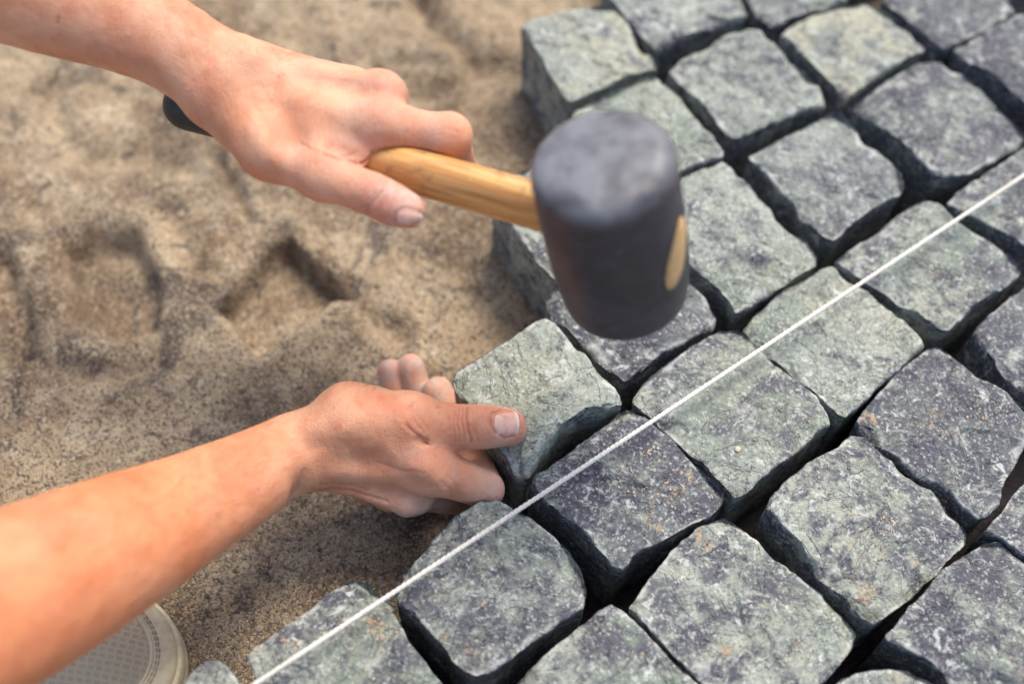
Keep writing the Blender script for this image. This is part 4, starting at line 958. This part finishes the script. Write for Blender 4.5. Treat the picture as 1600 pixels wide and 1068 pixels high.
# fine hair on the forearms
rng = np.random.default_rng(12)
hv, hf = [], []
for A, V, F, o0, cnt in ((FORE[0], VV[0], FF[0], 0, 1300), (FORE[1], VV[1], FF[1], len(VV[0]), 2000)):
    ax_ = A['wrist'] - A['elbow']; Lx = np.linalg.norm(ax_); ax_ = ax_ / Lx
    N_ = vnormals(V, F - o0); s_ = (V - A['elbow']) @ ax_ / Lx
    ok = np.where((s_ > 0.35) & (s_ < 1.12) & ((N_ @ UP) > 0.05))[0]
    for i in rng.choice(ok, cnt):
        L_ = rng.uniform(0.004, 0.010); t_ = ax_ * 0.8 + N_[i] * rng.uniform(0.15, 0.45) + rng.normal(0, 0.22, 3); t_ /= np.linalg.norm(t_)
        sd_ = np.cross(t_, N_[i]); sd_ /= np.linalg.norm(sd_) + 1e-9; w_ = 0.00006
        b0 = V[i] - N_[i] * 0.0003; b1 = b0 + t_ * L_ * 0.55; b2 = b0 + t_ * L_ - N_[i] * L_ * 0.12; k = len(hv)
        up_ = np.cross(sd_, t_)
        hv += [b0 + sd_ * w_, b0 - sd_ * w_, b0 + up_ * w_, b1 + sd_ * w_ * 0.8, b1 - sd_ * w_ * 0.8, b1 + up_ * w_ * 0.8, b2]
        hf += [(k, k + 1, k + 4, k + 3), (k + 1, k + 2, k + 5, k + 4), (k + 2, k, k + 3, k + 5), (k + 3, k + 4, k + 6), (k + 4, k + 5, k + 6), (k + 5, k + 3, k + 6)]
hair = mesh_obj('arm_hair', np.array(hv), hf, M_HAIR, person); hair['kind'] = 'stuff'

# ------------------------------------------------------------------ the toe of a worn shoe at the lower left
tip = UZ(284, 1046, SAND_Z + 0.012)
fwd = np.array([math.cos(math.radians(4)), math.sin(math.radians(4)), 0]); lat = np.array([-fwd[1], fwd[0], 0])
def shoe_outline(n):
    half = np.array([(0, 0), (-0.003, 0.014), (-0.010, 0.026), (-0.022, 0.037), (-0.040, 0.045), (-0.07, 0.0495), (-0.11, 0.046), (-0.15, 0.039), (-0.20, 0.036), (-0.25, 0.034), (-0.275, 0.024), (-0.283, 0.010), (-0.284, 0)])
    P = np.vstack([half, half[1:-1][::-1] * [1, -1]]); Q = resample(P, n)
    for _ in range(4): Q = (np.roll(Q, 1, 0) + 2 * Q + np.roll(Q, -1, 0)) / 4
    return Q
SO = shoe_outline(160)
def shoe_pt(k, rho, lift=0.0):
    o = SO[k]; c = np.stack([np.clip(o[:, 0], -0.23, -0.048), np.zeros(len(k))], 1)
    xy = c + (o - c) * rho[:, None]
    H_ = np.interp(-xy[:, 0], [0, 0.03, 0.07, 0.12, 0.17, 0.25, 0.285], [0.020, 0.030, 0.040, 0.058, 0.066, 0.060, 0.050])
    z = 0.021 + H_ * np.clip(1 - rho ** 2.6, 0, 1) ** 0.75
    base_ = np.array([tip[0], tip[1], SAND_Z - 0.002])
    e_ = (o - c); e_ = e_ / (np.linalg.norm(e_, axis=1, keepdims=True) + 1e-9)
    xy = xy + e_ * lift * (rho[:, None] ** 2)
    return base_ + xy[:, :1] * fwd + xy[:, 1:] * lat + (z + lift)[:, None] * np.array([0, 0, 1.0])
def shoe_grid(name, ks, rhos, mat, parent, lift=0.0, closed=True, thick=0):
    ks = np.asarray(ks); n = len(ks)
    V = np.concatenate([shoe_pt(ks, np.full(n, r), lift if 0 < i < len(rhos) - 1 else 0.0) for i, r in enumerate(rhos)])
    m_ = n if closed else n - 1; j = np.arange(m_); j2 = (j + 1) % n; F = []
    for i in range(len(rhos) - 1): F.append(np.stack([i * n + j, (i + 1) * n + j, (i + 1) * n + j2, i * n + j2], 1))
    F = np.concatenate(F); return mesh_obj(name, V, F[:, ::-1] if lat[1] < 0 else F, mat, parent)
shoe = shoe_grid('shoe', np.arange(160), np.r_[0.02, np.linspace(0.1, 0.999, 26)], M_CANVAS, person)
shoe['label'] = 'toe of a worn shoe with grey woven upper under the lower arm'
front = np.array([k for k in np.r_[np.arange(80, 160), np.arange(0, 80)] if SO[k, 0] > -0.062])
shoe_grid('toe_cap', front, [0.77, 0.78, 0.80, 0.84, 0.88, 0.92, 0.95, 0.98, 0.999], M_WRUB, shoe, 0.0020, False)
shoe_grid('toe_rim', front, [0.742, 0.748, 0.756, 0.764, 0.770], M_WRUB, shoe, 0.0018, False)
# sole wall
prof_ = [(0.0, 0.0235), (0.0022, 0.0232), (0.0030, 0.0218), (0.0028, 0.0125), (0.0024, 0.0118), (0.0030, 0.0108), (0.0026, 0.0010), (0.0, 0.0)]
base_ = np.array([tip[0], tip[1], SAND_Z - 0.002]); V = []
c_ = np.stack([np.clip(SO[:, 0], -0.23, -0.048), np.zeros(160)], 1); e_ = SO - c_; e_ /= np.linalg.norm(e_, axis=1, keepdims=True)
for o_, z_ in prof_:
    xy = SO + e_ * o_; V.append(base_ + xy[:, :1] * fwd + xy[:, 1:] * lat + np.array([0, 0, z_]))
n = 160; j = np.arange(n); j2 = (j + 1) % n
F = np.concatenate([np.stack([i * n + j, (i + 1) * n + j, (i + 1) * n + j2, i * n + j2], 1) for i in range(len(prof_) - 1)])
mesh_obj('sole', np.concatenate(V), F, M_WRUB, shoe)
sv_, sf_, so_ = [], [], 0
for rho in (0.792, 0.818):
    for k in front[2:-2]:
        kk_ = np.array([k, (k + 1) % 160])
        P_ = shoe_pt(kk_, np.full(2, rho), 0.0026); P_ = np.stack([P_[0] * (1 - t) + P_[1] * t for t in (0.1, 0.3, 0.5, 0.7, 0.9)])
        V, F = tube(P_, np.array([0.0002, 0.0005, 0.00055, 0.0005, 0.0002]), 6); sv_.append(V); sf_.append(F + so_); so_ += len(V)
mesh_obj('stitching', np.concatenate(sv_), np.concatenate(sf_), M_THREAD, shoe)
